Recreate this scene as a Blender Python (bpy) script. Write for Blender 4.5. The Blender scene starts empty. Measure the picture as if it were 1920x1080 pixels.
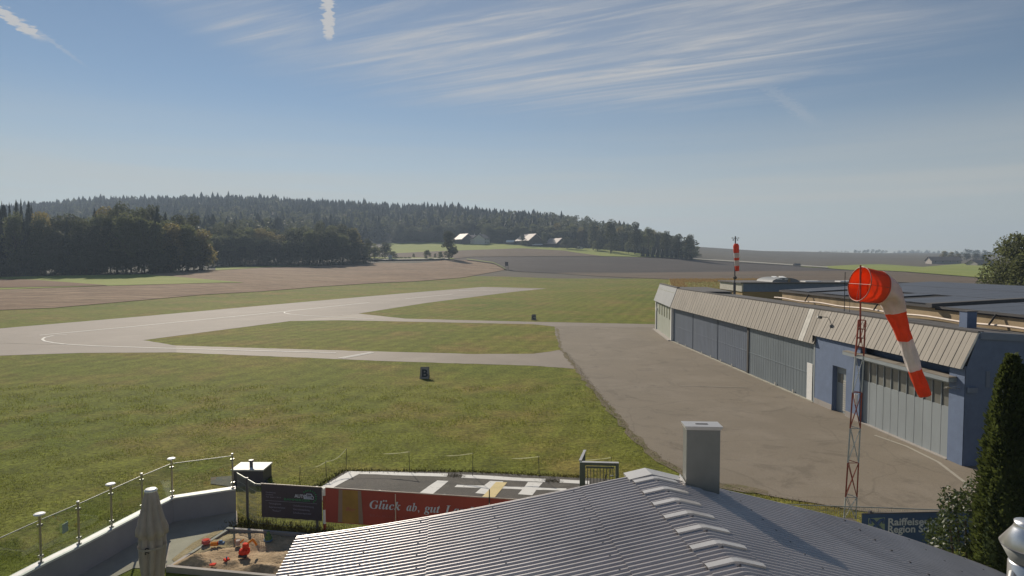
import bpy, math, random
import numpy as np
from mathutils import Vector, Matrix
R = math.radians
# ---------------------------------------------------------------- camera, world, sun, exposure
S = bpy.context.scene
COL = S.collection
F, CX, CY, HZ = 1150.0, 960.0, 540.0, 488.0      # focal length, centre and horizon on a 1920 x 1080 frame
H = 8.2                                          # camera height above the airfield
PITCH = math.atan((CY - HZ) / F)
cam = bpy.data.cameras.new("camera"); camo = bpy.data.objects.new("camera", cam); COL.objects.link(camo)
camo.location = (0, 0, H); camo.rotation_euler = (math.pi / 2 - PITCH, 0, 0)
cam.sensor_width = 36; cam.lens = 36 * F / 1920; cam.clip_start = 0.1; cam.clip_end = 20000
S.camera = camo
SUN_AZ, SUN_EL = -25.0, 30.0
W = bpy.data.worlds.new("World"); S.world = W; W.use_nodes = True
def build_world():
    nt = W.node_tree; N = nt.nodes; L = nt.links
    bg = N['Background']; bg.inputs[1].default_value = 0.056
    sky = N.new('ShaderNodeTexSky'); sky.sky_type = 'NISHITA'; sky.sun_disc = False
    sky.sun_elevation = R(SUN_EL); sky.sun_rotation = R(SUN_AZ)
    sky.air_density = 1.0; sky.dust_density = 0.0; sky.ozone_density = 1.6; sky.altitude = 300
    tc = N.new('ShaderNodeTexCoord'); sep = N.new('ShaderNodeSeparateXYZ'); L.new(tc.outputs['Generated'], sep.inputs[0])
    def m(op, a, b=None, c=None, clamp=False):
        n = N.new('ShaderNodeMath'); n.operation = op; n.use_clamp = clamp
        for i, v in enumerate((a, b, c)):
            if v is None: continue
            if isinstance(v, (int, float)): n.inputs[i].default_value = v
            else: L.new(v, n.inputs[i])
        return n.outputs[0]
    def ramp(v, a, b, smooth=True):
        n = N.new('ShaderNodeMapRange'); n.interpolation_type = 'SMOOTHSTEP' if smooth else 'LINEAR'
        L.new(v, n.inputs[0]); n.inputs[1].default_value = a; n.inputs[2].default_value = b
        return n.outputs[0]
    def noise(vec, scale, detail=4, rough=0.5, dist=0.0):
        n = N.new('ShaderNodeTexNoise'); L.new(vec, n.inputs['Vector']); n.inputs['Scale'].default_value = scale
        n.inputs['Detail'].default_value = detail; n.inputs['Roughness'].default_value = rough; n.inputs['Distortion'].default_value = dist
        return n.outputs[0]
    def mapping(vec, loc=(0, 0, 0), rot=0, scale=(1, 1, 1)):
        n = N.new('ShaderNodeMapping'); L.new(vec, n.inputs[0]); n.inputs[1].default_value = loc
        n.inputs[2].default_value = (0, 0, rot); n.inputs[3].default_value = scale
        return n.outputs[0]
    zc = m('MAXIMUM', sep.outputs[2], 0.02)
    px = m('DIVIDE', sep.outputs[0], zc); py = m('DIVIDE', sep.outputs[1], zc)
    cmb = N.new('ShaderNodeCombineXYZ'); L.new(px, cmb.inputs[0]); L.new(py, cmb.inputs[1])
    P = cmb.outputs[0]                                # point on a cloud deck one unit above the eye
    # cirrus: long fibres, in two layers
    wv = mapping(mapping(P, rot=R(27)), scale=(0.42, 3.6, 1))
    c1 = noise(wv, 1.15, 12, 0.66, 0.9)
    wv2 = mapping(mapping(P, rot=R(18)), loc=(3, 1, 0), scale=(0.4, 1.7, 1))
    c2 = noise(wv2, 1.1, 8, 0.6, 0.9)
    patch = noise(mapping(P, loc=(7.3, 2.2, 0), scale=(1, 1, 1)), 0.42, 2, 0.4)
    fib = m('MULTIPLY', ramp(c1, 0.36, 0.78), ramp(c2, 0.28, 0.56))
    # the veil stands over the middle right of the sky
    dx = m('DIVIDE', m('SUBTRACT', px, 0.45), 1.7); dy = m('DIVIDE', m('SUBTRACT', py, 3.0), 1.35)
    rr = m('SQRT', m('ADD', m('MULTIPLY', dx, dx), m('MULTIPLY', dy, dy)))
    zone = m('SUBTRACT', 1.0, ramp(rr, 0.25, 1.25))
    dx2 = m('DIVIDE', m('SUBTRACT', px, -1.08), 0.42); dy2 = m('DIVIDE', m('SUBTRACT', py, 2.55), 0.75)
    rr2 = m('SQRT', m('ADD', m('MULTIPLY', dx2, dx2), m('MULTIPLY', dy2, dy2)))
    zone2 = m('MULTIPLY', m('SUBTRACT', 1.0, ramp(rr2, 0.2, 1.1)), 0.75)
    zz = m('MAXIMUM', zone, zone2)
    veil = m('MULTIPLY', m('MULTIPLY', zz, ramp(patch, 0.25, 0.55)), 0.22)
    cir = m('ADD', m('MULTIPLY', m('MULTIPLY', fib, zz), 0.95), veil)
    # contrails: segments on the same deck
    def deck(x, y):
        u, v = (x - CX) / F, (CY - y) / F
        d = Vector((u, math.cos(PITCH) + v * math.sin(PITCH), -math.sin(PITCH) + v * math.cos(PITCH)))
        return d.x / d.z, d.y / d.z
    rag = noise(P, 26, 5, 0.6)
    def trail(p, q, w, strength, fade0, fade1):
        a, b = deck(*p), deck(*q); ang = math.atan2(b[1] - a[1], b[0] - a[0]); ln = math.hypot(b[0] - a[0], b[1] - a[1])
        sub = N.new('ShaderNodeVectorMath'); sub.operation = 'SUBTRACT'; L.new(P, sub.inputs[0]); sub.inputs[1].default_value = (a[0], a[1], 0)
        r = mapping(sub.outputs[0], rot=-ang)
        s2 = N.new('ShaderNodeSeparateXYZ'); L.new(r, s2.inputs[0])
        al = m('DIVIDE', s2.outputs[0], ln)
        off = m('ABSOLUTE', m('ADD', s2.outputs[1], m('MULTIPLY', m('SUBTRACT', rag, 0.5), w * 3.0)))
        across = m('SUBTRACT', 1.0, ramp(off, w * 0.25, w))
        along = m('MULTIPLY', ramp(al, 0.0, fade0), m('SUBTRACT', 1.0, ramp(al, 1.0 - fade1, 1.0)))
        return m('MULTIPLY', m('MULTIPLY', across, along), strength)
    t1 = trail((613, -60), (617, 82), 0.03, 1.3, 0.02, 0.2)
    t2 = trail((-60, -20), (90, 82), 0.05, 1.1, 0.05, 0.3)
    t3 = trail((60, 50), (175, 135), 0.02, 0.25, 0.1, 0.6)
    t4 = trail((1400, 135), (1540, 240), 0.07, 0.2, 0.3, 0.4)
    tr = m('MAXIMUM', m('MAXIMUM', t1, t2), m('MAXIMUM', t3, t4))
    # low stratus sheets near the horizon
    lowv = mapping(tc.outputs['Generated'], rot=0, scale=(1.2, 1.2, 26))
    ln_ = noise(lowv, 1.6, 4, 0.5)
    el = sep.outputs[2]
    band = m('MULTIPLY', ramp(el, 0.0, 0.02), m('SUBTRACT', 1.0, ramp(el, 0.05, 0.26)))
    low = m('MULTIPLY', band, m('ADD', m('MULTIPLY', ramp(ln_, 0.35, 0.7), 0.35), 0.65))
    allc = m('MINIMUM', m('MAXIMUM', m('ADD', cir, 0.0), tr), 0.9)
    mix1 = N.new('ShaderNodeMix'); mix1.data_type = 'RGBA'
    L.new(low, mix1.inputs[0]); L.new(sky.outputs[0], mix1.inputs[6]); mix1.inputs[7].default_value = (7.9, 8.0, 7.5, 1)
    mix2 = N.new('ShaderNodeMix'); mix2.data_type = 'RGBA'
    L.new(allc, mix2.inputs[0]); L.new(mix1.outputs[2], mix2.inputs[6]); mix2.inputs[7].default_value = (8.6, 8.4, 8.2, 1)
    L.new(mix2.outputs[2], bg.inputs[0])
build_world()
sl = bpy.data.lights.new("sun", 'SUN'); so = bpy.data.objects.new("sun", sl); COL.objects.link(so)
sl.energy = 5.0; sl.angle = R(0.6); sl.color = (1.0, 0.9, 0.76)
sd = Vector((math.sin(R(SUN_AZ)) * math.cos(R(SUN_EL)), math.cos(R(SUN_AZ)) * math.cos(R(SUN_EL)), math.sin(R(SUN_EL))))
so.rotation_euler = sd.to_track_quat('Z', 'Y').to_euler(); so.location = (0, 0, 300)
S.view_settings.view_transform = 'Standard'; S.view_settings.look = 'None'
S.view_settings.exposure = 0.16; S.view_settings.gamma = 1.0
S.cycles.max_bounces = 6; S.cycles.transparent_max_bounces = 12; S.cycles.volume_bounces = 0
try: S.cycles.volume_step_rate = 4
except Exception: pass
rnd = random.Random(7); nr = np.random.RandomState(5)

# ---------------------------------------------------------------- helpers
def ray(px, py):
    u, v = (px - CX) / F, (CY - py) / F
    return Vector((u, math.cos(PITCH) + v * math.sin(PITCH), -math.sin(PITCH) + v * math.cos(PITCH)))
def G(px, py, z=0.0):                                     # pixel -> point at height z
    d = ray(px, py); k = (z - H) / d.z
    return Vector((d.x * k, d.y * k, z))
def D(px, py, Y):                                         # pixel -> point at depth Y
    d = ray(px, py); k = Y / d.y
    return Vector((d.x * k, Y, H + d.z * k))
def label(o, lab=None, cat=None, group=None, kind=None):
    if lab: o['label'] = lab
    if cat: o['category'] = cat
    if group: o['group'] = group
    if kind: o['kind'] = kind
    return o
def thing(name, lab, cat, loc=(0, 0, 0), group=None):
    o = bpy.data.objects.new(name, None); COL.objects.link(o); o.location = loc; o.empty_display_size = 0.3
    return label(o, lab, cat, group)
class MB:
    def __init__(s): s.v = []; s.f = []; s.m = []
    def add(s, vs, fs, mi=0):
        b = len(s.v); s.v += [tuple(p) for p in vs]; s.f += [tuple(i + b for i in f) for f in fs]; s.m += [mi] * len(fs); return s
    def box(s, c, d, M=None, mi=0):
        x, y, z = d[0] / 2, d[1] / 2, d[2] / 2
        vs = [Vector((a, b, e)) for a in (-x, x) for b in (-y, y) for e in (-z, z)]
        if M is not None: vs = [M @ p for p in vs]
        vs = [p + Vector(c) for p in vs]
        return s.add(vs, [(0, 1, 3, 2), (4, 6, 7, 5), (0, 4, 5, 1), (2, 3, 7, 6), (0, 2, 6, 4), (1, 5, 7, 3)], mi)
    def hexa(s, bot, top, mi=0):                           # prism between two equal polygons
        n = len(bot)
        return s.add(list(bot) + list(top), [tuple(range(n - 1, -1, -1)), tuple(range(n, 2 * n))] + [(i, (i + 1) % n, n + (i + 1) % n, n + i) for i in range(n)], mi)
    def tube(s, pts, rad, n=8, mi=0, cap=True, sq=None):
        pts = [Vector(p) for p in pts]; rad = rad if isinstance(rad, (list, tuple)) else [rad] * len(pts)
        rings = []; up = Vector((0, 0, 1))
        for i, p in enumerate(pts):
            t = (pts[min(i + 1, len(pts) - 1)] - pts[max(i - 1, 0)]).normalized()
            a = t.cross(up)
            if a.length < 0.05: a = t.cross(Vector((0, 1, 0)))
            a.normalize(); b = a.cross(t).normalized()
            rings.append([p + (a * math.cos(2 * math.pi * k / n) + b * math.sin(2 * math.pi * k / n)) * rad[i] for k in range(n)])
        vs = [q for r_ in rings for q in r_]; fs = []
        for i in range(len(pts) - 1):
            for k in range(n): fs.append((i * n + k, i * n + (k + 1) % n, (i + 1) * n + (k + 1) % n, (i + 1) * n + k))
        if cap: fs.append(tuple(range(n - 1, -1, -1))); fs.append(tuple((len(pts) - 1) * n + k for k in range(n)))
        return s.add(vs, fs, mi)
    def lathe(s, c, prof, n=24, mi=0):
        vs = [(c[0] + r_ * math.cos(2 * math.pi * k / n), c[1] + r_ * math.sin(2 * math.pi * k / n), c[2] + z) for r_, z in prof for k in range(n)]
        fs = [(i * n + k, i * n + (k + 1) % n, (i + 1) * n + (k + 1) % n, (i + 1) * n + k) for i in range(len(prof) - 1) for k in range(n)]
        fs.append(tuple((len(prof) - 1) * n + k for k in range(n)))
        return s.add(vs, fs, mi)
    def build(s, name, mats, parent=None, smooth=False):
        off = Vector(parent['_w']) if (parent is not None and '_w' in parent) else (parent.location if parent is not None else Vector((0, 0, 0)))
        me = bpy.data.meshes.new(name); me.from_pydata([tuple(Vector(p) - Vector(off)) for p in s.v], [], s.f)
        for mt in (mats if isinstance(mats, (list, tuple)) else [mats]): me.materials.append(mt)
        me.polygons.foreach_set('material_index', s.m)
        if smooth: me.polygons.foreach_set('use_smooth', [True] * len(s.f))
        me.update(); me.validate()
        o = bpy.data.objects.new(name, me); COL.objects.link(o)
        if parent is not None: o.parent = parent
        return o
def np_mesh(name, V, Fq, mat, smooth=False):              # quads from numpy
    me = bpy.data.meshes.new(name); nv, nf = len(V), len(Fq); k = Fq.shape[1]
    me.vertices.add(nv); me.vertices.foreach_set('co', np.ascontiguousarray(V, dtype=np.float32).ravel())
    me.loops.add(nf * k); me.loops.foreach_set('vertex_index', np.ascontiguousarray(Fq, dtype=np.int32).ravel())
    me.polygons.add(nf); me.polygons.foreach_set('loop_start', np.arange(nf, dtype=np.int32) * k)
    me.polygons.foreach_set('loop_total', np.full(nf, k, dtype=np.int32))
    if smooth: me.polygons.foreach_set('use_smooth', np.ones(nf, dtype=bool))
    me.materials.append(mat); me.update(calc_edges=True); me.validate()
    return me
def link(name, me, parent=None):
    o = bpy.data.objects.new(name, me); COL.objects.link(o)
    if parent is not None: o.parent = parent
    return o

# ---------------------------------------------------------------- materials
class NT:
    def __init__(s, mt): s.nt = mt.node_tree; s.N = s.nt.nodes; s.L = s.nt.links
    def noise(s, scale, detail=3, rough=0.55, coord='Object', sc=(1, 1, 1), dist=0.0, rot=0.0):
        tc = s.N.new('ShaderNodeTexCoord'); mp = s.N.new('ShaderNodeMapping'); s.L.new(tc.outputs[coord], mp.inputs[0]); mp.inputs[3].default_value = sc
        mp.inputs[2].default_value = (0, 0, rot)
        n = s.N.new('ShaderNodeTexNoise'); s.L.new(mp.outputs[0], n.inputs['Vector']); n.inputs['Scale'].default_value = scale
        n.inputs['Detail'].default_value = detail; n.inputs['Roughness'].default_value = rough; n.inputs['Distortion'].default_value = dist
        return n.outputs[0]
    def rng(s, v, a, b, lo=0.0, hi=1.0):
        n = s.N.new('ShaderNodeMapRange'); s.L.new(v, n.inputs[0]); n.inputs[1].default_value = a; n.inputs[2].default_value = b
        n.inputs[3].default_value = lo; n.inputs[4].default_value = hi; return n.outputs[0]
    def mix(s, f, a, b):
        n = s.N.new('ShaderNodeMix'); n.data_type = 'RGBA'
        if isinstance(f, (int, float)): n.inputs[0].default_value = f
        else: s.L.new(f, n.inputs[0])
        for i, v in ((6, a), (7, b)):
            if isinstance(v, tuple): n.inputs[i].default_value = (*v[:3], 1)
            else: s.L.new(v, n.inputs[i])
        return n.outputs[2]
    def mul(s, col, v):
        n = s.N.new('ShaderNodeMix'); n.data_type = 'RGBA'; n.blend_type = 'MULTIPLY'; n.inputs[0].default_value = 1.0
        s.L.new(col, n.inputs[6]); s.L.new(v, n.inputs[7]); return n.outputs[2]
def new_mat(name):
    mt = bpy.data.materials.new(name); mt.use_nodes = True
    return mt, NT(mt), mt.node_tree.nodes['Principled BSDF']
def basic(name, col, rough=0.6, var=0.18, scale=2.0, metal=0.0, bump=0.0, bscale=40, dirt=None, sc=(1, 1, 1), spec=0.5):
    mt, t, b = new_mat(name)
    c2 = tuple(max(0, x * (1 - var)) for x in col); c3 = tuple(min(1, x * (1 + var)) for x in col)
    c = t.mix(t.rng(t.noise(scale, 5, 0.65, sc=sc), 0.3, 0.7), c2, c3)
    if dirt: c = t.mix(t.rng(t.noise(scale * 0.6, 6, 0.7, sc=(sc[0], sc[1], sc[2] * 0.3), dist=0.6), 0.5, 0.72, 0, dirt[1]), c, dirt[0])
    t.L.new(c, b.inputs['Base Color']); b.inputs['Roughness'].default_value = rough; b.inputs['Metallic'].default_value = metal
    b.inputs['Specular IOR Level'].default_value = spec
    if bump:
        bp = t.N.new('ShaderNodeBump'); bp.inputs['Strength'].default_value = bump; bp.inputs['Distance'].default_value = 0.02
        t.L.new(t.noise(bscale, 4), bp.inputs['Height']); t.L.new(bp.outputs[0], b.inputs['Normal'])
    return mt
def ground_mat(name, cols, s1, s2, s3, rough=0.95, bump=0.6, bdist=0.05, sc=(1, 1, 1), rot=0.0, spec=0.1, fine=0.5, mid=0.0, smid=0.9):
    """three colours mixed by patches of three sizes"""
    mt, t, b = new_mat(name)
    a = t.mix(t.rng(t.noise(s1, 5, 0.6, sc=sc, rot=rot, dist=0.3), 0.35, 0.65), cols[0], cols[1])
    a = t.mix(t.rng(t.noise(s2, 6, 0.65, sc=sc, rot=rot), 0.48, 0.72), a, cols[2])
    g = t.rng(t.noise(s3, 6, 0.75, sc=sc, rot=rot), 0.25, 0.75, 1 - fine, 1 + fine)
    a = t.mul(a, g)
    if name == 'grass':                                     # faint mowing lanes along the runway
        wv = t.N.new('ShaderNodeTexWave'); wv.inputs['Scale'].default_value = 0.16; wv.inputs['Distortion'].default_value = 1.2; wv.inputs['Detail'].default_value = 2
        tc = t.N.new('ShaderNodeTexCoord'); mp = t.N.new('ShaderNodeMapping'); mp.inputs[2].default_value = (0, 0, R(17)); t.L.new(tc.outputs['Object'], mp.inputs[0]); t.L.new(mp.outputs[0], wv.inputs[0])
        a = t.mul(a, t.rng(wv.outputs[1], 0, 1, 0.93, 1.07))
    if name == 'asphalt':                                   # crack sealing and paving lanes
        vo = t.N.new('ShaderNodeTexVoronoi'); vo.feature = 'DISTANCE_TO_EDGE'; vo.inputs['Scale'].default_value = 0.13
        tc = t.N.new('ShaderNodeTexCoord'); nz = t.N.new('ShaderNodeTexNoise'); nz.inputs['Scale'].default_value = 0.5; nz.inputs['Detail'].default_value = 6; t.L.new(tc.outputs['Object'], nz.inputs['Vector'])
        ad = t.N.new('ShaderNodeMix'); ad.data_type = 'RGBA'; ad.blend_type = 'ADD'; ad.inputs[0].default_value = 2.2; t.L.new(tc.outputs['Object'], ad.inputs[6]); t.L.new(nz.outputs[1], ad.inputs[7]); t.L.new(ad.outputs[2], vo.inputs['Vector'])
        a = t.mul(a, t.rng(vo.outputs[0], 0.002, 0.006, 0.87, 1.0))
        st = t.noise(0.35, 7, 0.75, dist=1.5); a = t.mul(a, t.rng(st, 0.36, 0.46, 0.78, 1.0))
    if mid: a = t.mul(a, t.rng(t.noise(smid, 5, 0.7, sc=sc), 0.3, 0.7, 1 - mid, 1 + mid))
    t.L.new(a, b.inputs['Base Color']); b.inputs['Roughness'].default_value = rough; b.inputs['Specular IOR Level'].default_value = spec
    bp = t.N.new('ShaderNodeBump'); bp.inputs['Strength'].default_value = bump; bp.inputs['Distance'].default_value = bdist
    t.L.new(t.noise(s3 * 1.3, 5, 0.7, sc=sc, rot=rot), bp.inputs['Height']); t.L.new(bp.outputs[0], b.inputs['Normal'])
    return mt
def leaf_mat(name, dark, light, trans=0.3, tcol=(0.16, 0.2, 0.04), s=0.35):
    mt, t, b = new_mat(name)
    geo = t.N.new('ShaderNodeNewGeometry'); oi = t.N.new('ShaderNodeObjectInfo')
    c = t.mix(t.rng(t.noise(s, 3), 0.35, 0.65), dark, light)
    c = t.mul(c, t.rng(geo.outputs['Random Per Island'], 0, 1, 0.65, 1.35)); c = t.mul(c, t.rng(oi.outputs['Random'], 0, 1, 0.75, 1.25))
    t.L.new(c, b.inputs['Base Color']); b.inputs['Roughness'].default_value = 0.65; b.inputs['Specular IOR Level'].default_value = 0.25
    tr = t.N.new('ShaderNodeBsdfTranslucent'); tr.inputs[0].default_value = (*tcol, 1)
    mx = t.N.new('ShaderNodeMixShader'); mx.inputs[0].default_value = trans
    t.L.new(b.outputs[0], mx.inputs[1]); t.L.new(tr.outputs[0], mx.inputs[2]); t.L.new(mx.outputs[0], t.N['Material Output'].inputs[0])
    return mt
def cloth(name, col, trans=0.45, rough=0.7):
    mt, t, b = new_mat(name)
    c = t.mix(t.rng(t.noise(3, 4), 0.3, 0.7), tuple(x * 0.85 for x in col), tuple(min(1, x * 1.08) for x in col))
    t.L.new(c, b.inputs['Base Color']); b.inputs['Roughness'].default_value = rough; b.inputs['Specular IOR Level'].default_value = 0.2
    tr = t.N.new('ShaderNodeBsdfTranslucent'); t.L.new(c, tr.inputs[0]); mx = t.N.new('ShaderNodeMixShader'); mx.inputs[0].default_value = trans
    t.L.new(b.outputs[0], mx.inputs[1]); t.L.new(tr.outputs[0], mx.inputs[2]); t.L.new(mx.outputs[0], t.N['Material Output'].inputs[0])
    return mt
def glass_mat(name, tint=(0.9, 0.95, 0.91), gl=0.06):
    mt, t, b = new_mat(name); t.N.remove(b)
    tr = t.N.new('ShaderNodeBsdfTransparent'); tr.inputs[0].default_value = (*tint, 1)
    g = t.N.new('ShaderNodeBsdfGlossy'); g.inputs['Roughness'].default_value = 0.03
    lw = t.N.new('ShaderNodeLayerWeight'); lw.inputs[0].default_value = 0.35
    mx = t.N.new('ShaderNodeMixShader'); t.L.new(t.rng(lw.outputs[0], 0, 1, gl * 0.4, gl * 3), mx.inputs[0])
    t.L.new(tr.outputs[0], mx.inputs[1]); t.L.new(g.outputs[0], mx.inputs[2]); t.L.new(mx.outputs[0], t.N['Material Output'].inputs[0])
    return mt
M = {}
M['grass'] = ground_mat('grass', [(0.115, 0.14, 0.018), (0.168, 0.168, 0.028), (0.22, 0.155, 0.05)], 0.05, 0.12, 5.0, bump=1.0, bdist=0.07, fine=0.8, mid=0.3, smid=0.8)
M['grass_dry'] = ground_mat('grass_dry', [(0.125, 0.122, 0.034), (0.15, 0.125, 0.045), (0.165, 0.105, 0.05)], 0.08, 0.15, 4.0, bump=1.0, bdist=0.06, fine=0.5)
M['asphalt'] = ground_mat('asphalt', [(0.205, 0.172, 0.128), (0.175, 0.148, 0.112), (0.235, 0.2, 0.155)], 0.07, 0.22, 14, rough=0.85, bump=0.25, bdist=0.01, spec=0.25, fine=0.16)
M['runway'] = ground_mat('runway', [(0.235, 0.2, 0.165), (0.205, 0.178, 0.148), (0.265, 0.228, 0.19)], 0.05, 0.15, 9, rough=0.85, bump=0.25, bdist=0.01, spec=0.35, fine=0.14)
M['taxi'] = ground_mat('taxiway', [(0.225, 0.19, 0.15), (0.19, 0.16, 0.125), (0.25, 0.215, 0.17)], 0.08, 0.2, 9, rough=0.8, bump=0.25, bdist=0.01, spec=0.3, fine=0.16)
M['pad'] = ground_mat('pad_asphalt', [(0.085, 0.08, 0.07), (0.11, 0.1, 0.088), (0.13, 0.12, 0.1)], 0.5, 1.2, 22, rough=0.9, bump=0.5, bdist=0.01, spec=0.2, fine=0.45)
M['worn'] = ground_mat('worn_soil', [(0.2, 0.165, 0.115), (0.155, 0.13, 0.085), (0.12, 0.125, 0.04)], 1.5, 3.0, 12, fine=0.5)
def paint_mat(name, col, wear=0.5, under=(0.16, 0.145, 0.12), sc=3.0):
    mt, t, b = new_mat(name)
    c = t.mix(t.rng(t.noise(sc, 7, 0.75), 0.56, 0.66, 0, wear), col, under)
    t.L.new(c, b.inputs['Base Color']); b.inputs['Roughness'].default_value = 0.75; b.inputs['Specular IOR Level'].default_value = 0.25
    return mt
M['line'] = paint_mat('line_paint', (0.62, 0.6, 0.55), 0.55)
M['padline'] = paint_mat('pad_paint', (0.66, 0.65, 0.61), 0.5, (0.1, 0.095, 0.08), 5)
M['yellow'] = paint_mat('yellow_paint', (0.62, 0.5, 0.24), 0.3, (0.1, 0.095, 0.08), 5)
M['wornline'] = paint_mat('worn_line_paint', (0.36, 0.33, 0.27), 0.95, (0.17, 0.155, 0.13), 2.5)
M['brown'] = ground_mat('stubble_field', [(0.255, 0.175, 0.115), (0.21, 0.145, 0.095), (0.31, 0.235, 0.155)], 0.03, 0.08, 0.7, fine=0.7, mid=0.2, smid=0.15, bdist=0.3, bump=1.0, sc=(0.35, 2.2, 1), rot=R(8))
M['dark'] = ground_mat('ploughed_field', [(0.085, 0.072, 0.064), (0.072, 0.062, 0.056), (0.1, 0.084, 0.074)], 0.012, 0.04, 0.3, fine=0.2, bdist=0.3, bump=0.8, sc=(0.5, 2, 1))
M['midbrown'] = ground_mat('harrowed_field', [(0.15, 0.112, 0.08), (0.12, 0.096, 0.068), (0.165, 0.122, 0.085)], 0.02, 0.06, 0.4, fine=0.25, bdist=0.3, bump=0.8, sc=(0.5, 2, 1))
M['farfield'] = ground_mat('far_fields', [(0.125, 0.105, 0.078), (0.1, 0.09, 0.07), (0.13, 0.115, 0.08)], 0.004, 0.012, 0.12, fine=0.2, bdist=0.4, bump=0.5, sc=(0.4, 2, 1))
M['green'] = ground_mat('meadow', [(0.24, 0.27, 0.06), (0.2, 0.245, 0.055), (0.3, 0.3, 0.09)], 0.02, 0.05, 0.6, fine=0.25, bdist=0.2, sc=(0.4, 2, 1))
M['redearth'] = ground_mat('red_field', [(0.19, 0.11, 0.07), (0.16, 0.1, 0.06), (0.2, 0.14, 0.08)], 0.03, 0.09, 0.7, fine=0.25, bdist=0.2, sc=(0.4, 2, 1))
M['track'] = basic('gravel_track', (0.33, 0.31, 0.25), 0.95)
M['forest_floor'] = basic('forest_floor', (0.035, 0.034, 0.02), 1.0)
M['sand'] = ground_mat('sand', [(0.44, 0.33, 0.2), (0.33, 0.24, 0.15), (0.5, 0.39, 0.26)], 1.2, 3, 14, fine=0.35, bdist=0.03, bump=0.9)
M['concrete'] = basic('concrete', (0.33, 0.3, 0.27), 0.85, 0.12, 1.2, bump=0.2, dirt=((0.22, 0.2, 0.17), 0.4))
M['terrace'] = basic('terrace_slabs', (0.36, 0.31, 0.25), 0.9, 0.12, 1.5, bump=0.2)
M['wall'] = basic('rendered_wall', (0.3, 0.29, 0.3), 0.9, 0.08, 1.2, bump=0.15, dirt=((0.2, 0.19, 0.19), 0.35))
M['coping'] = basic('coping_stone', (0.6, 0.59, 0.56), 0.6, 0.15, 6)
M['steel'] = basic('brushed_steel', (0.42, 0.4, 0.37), 0.32, 0.1, 6, metal=0.85)
M['white'] = basic('white_enamel', (0.78, 0.77, 0.74), 0.4, 0.05, 5)
M['glass'] = glass_mat('pane_glass')
M['roofmetal'] = basic('corrugated_metal', (0.43, 0.405, 0.4), 0.4, 0.1, 0.8, metal=0.35, bump=0.04, bscale=30, dirt=((0.31, 0.285, 0.28), 0.7), spec=0.5)
M['capmetal'] = basic('ridge_metal', (0.47, 0.46, 0.45), 0.4, 0.08, 2, metal=0.3)
M['screw'] = basic('screw_rubber', (0.04, 0.04, 0.045), 0.7)
M['chimney'] = basic('chimney_cladding', (0.2, 0.205, 0.19), 0.55, 0.08, 2, metal=0.1, dirt=((0.14, 0.14, 0.13), 0.4))
M['stainless'] = basic('stainless_steel', (0.62, 0.62, 0.63), 0.3, 0.05, 4, metal=0.9)
M['render_white'] = basic('house_render', (0.6, 0.58, 0.53), 0.9, 0.08, 0.8)
M['blue'] = basic('blue_render', (0.135, 0.18, 0.275), 0.85, 0.1, 2.5, bump=0.3, bscale=60, dirt=((0.11, 0.145, 0.22), 0.6))
M['bluetrim'] = basic('blue_trim', (0.16, 0.2, 0.27), 0.6, 0.06, 2)
M['doorblue'] = basic('blue_steel_door', (0.17, 0.2, 0.22), 0.5, 0.1, 1.0, metal=0.2, sc=(1, 1, 0.3), dirt=((0.19, 0.22, 0.225), 0.5))
M['doorgrey'] = basic('grey_steel_door', (0.3, 0.33, 0.34), 0.5, 0.08, 1.0, metal=0.2, sc=(1, 1, 0.4), dirt=((0.24, 0.27, 0.27), 0.5))
M['greendoor'] = basic('pale_green_door', (0.33, 0.35, 0.29), 0.6, 0.08, 1.5, dirt=((0.25, 0.26, 0.2), 0.5))
M['fascia'] = basic('fascia_sheet', (0.235, 0.205, 0.165), 0.7, 0.12, 1.2, dirt=((0.14, 0.12, 0.095), 0.6), sc=(1, 1, 0.25))
M['fasciagrey'] = basic('fascia_grey_sheet', (0.22, 0.23, 0.235), 0.7, 0.08, 0.7)
M['seam'] = basic('dark_seam', (0.06, 0.055, 0.05), 0.8)
M['roofdark'] = basic('bitumen_roof', (0.085, 0.08, 0.078), 0.9, 0.15, 0.5, bump=0.2)
M['fibre'] = basic('fibre_cement_wall', (0.36, 0.27, 0.16), 0.9, 0.2, 0.7, dirt=((0.17, 0.125, 0.07), 0.75), bump=0.2, bscale=12)
M['ochre'] = basic('ochre_wall', (0.3, 0.21, 0.09), 0.9, 0.12, 0.5)
M['pipe'] = basic('gutter_pipe', (0.62, 0.5, 0.4), 0.5, 0.1, 3)
M['solar'] = basic('solar_glass', (0.085, 0.095, 0.115), 0.55, 0.08, 0.5, spec=0.3)
M['solargap'] = basic('solar_gap', (0.015, 0.015, 0.018), 0.9)
M['louver'] = basic('louver_cream', (0.42, 0.4, 0.35), 0.6)
M['window'] = basic('dim_window', (0.16, 0.16, 0.14), 0.15, 0.25, 1.5, spec=0.6)
M['red'] = basic('mast_red', (0.3, 0.06, 0.035), 0.55, 0.2, 4, dirt=((0.16, 0.05, 0.035), 0.6))
M['mastwhite'] = basic('mast_galvanised', (0.42, 0.43, 0.42), 0.5, 0.12, 4)
M['sockred'] = cloth('sock_red', (0.8, 0.105, 0.035), 0.4)
M['sockwhite'] = cloth('sock_white', (0.72, 0.68, 0.66), 0.3)
M['sockglow'] = cloth('sock_painted_glow', (1.0, 0.3, 0.08), 0.7)  # red cloth brightened to orange, sunlight through the fabric put into the colour
M['umb'] = cloth('umbrella_canvas', (0.47, 0.42, 0.38), 0.25, 0.9)
M['black'] = basic('black_metal', (0.03, 0.03, 0.032), 0.5, 0.1)
M['darkgrey'] = basic('anthracite_metal', (0.085, 0.078, 0.09), 0.5, 0.1, 2)
M['gate'] = basic('gate_green_grey', (0.075, 0.095, 0.09), 0.5, 0.1, 3)
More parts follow.
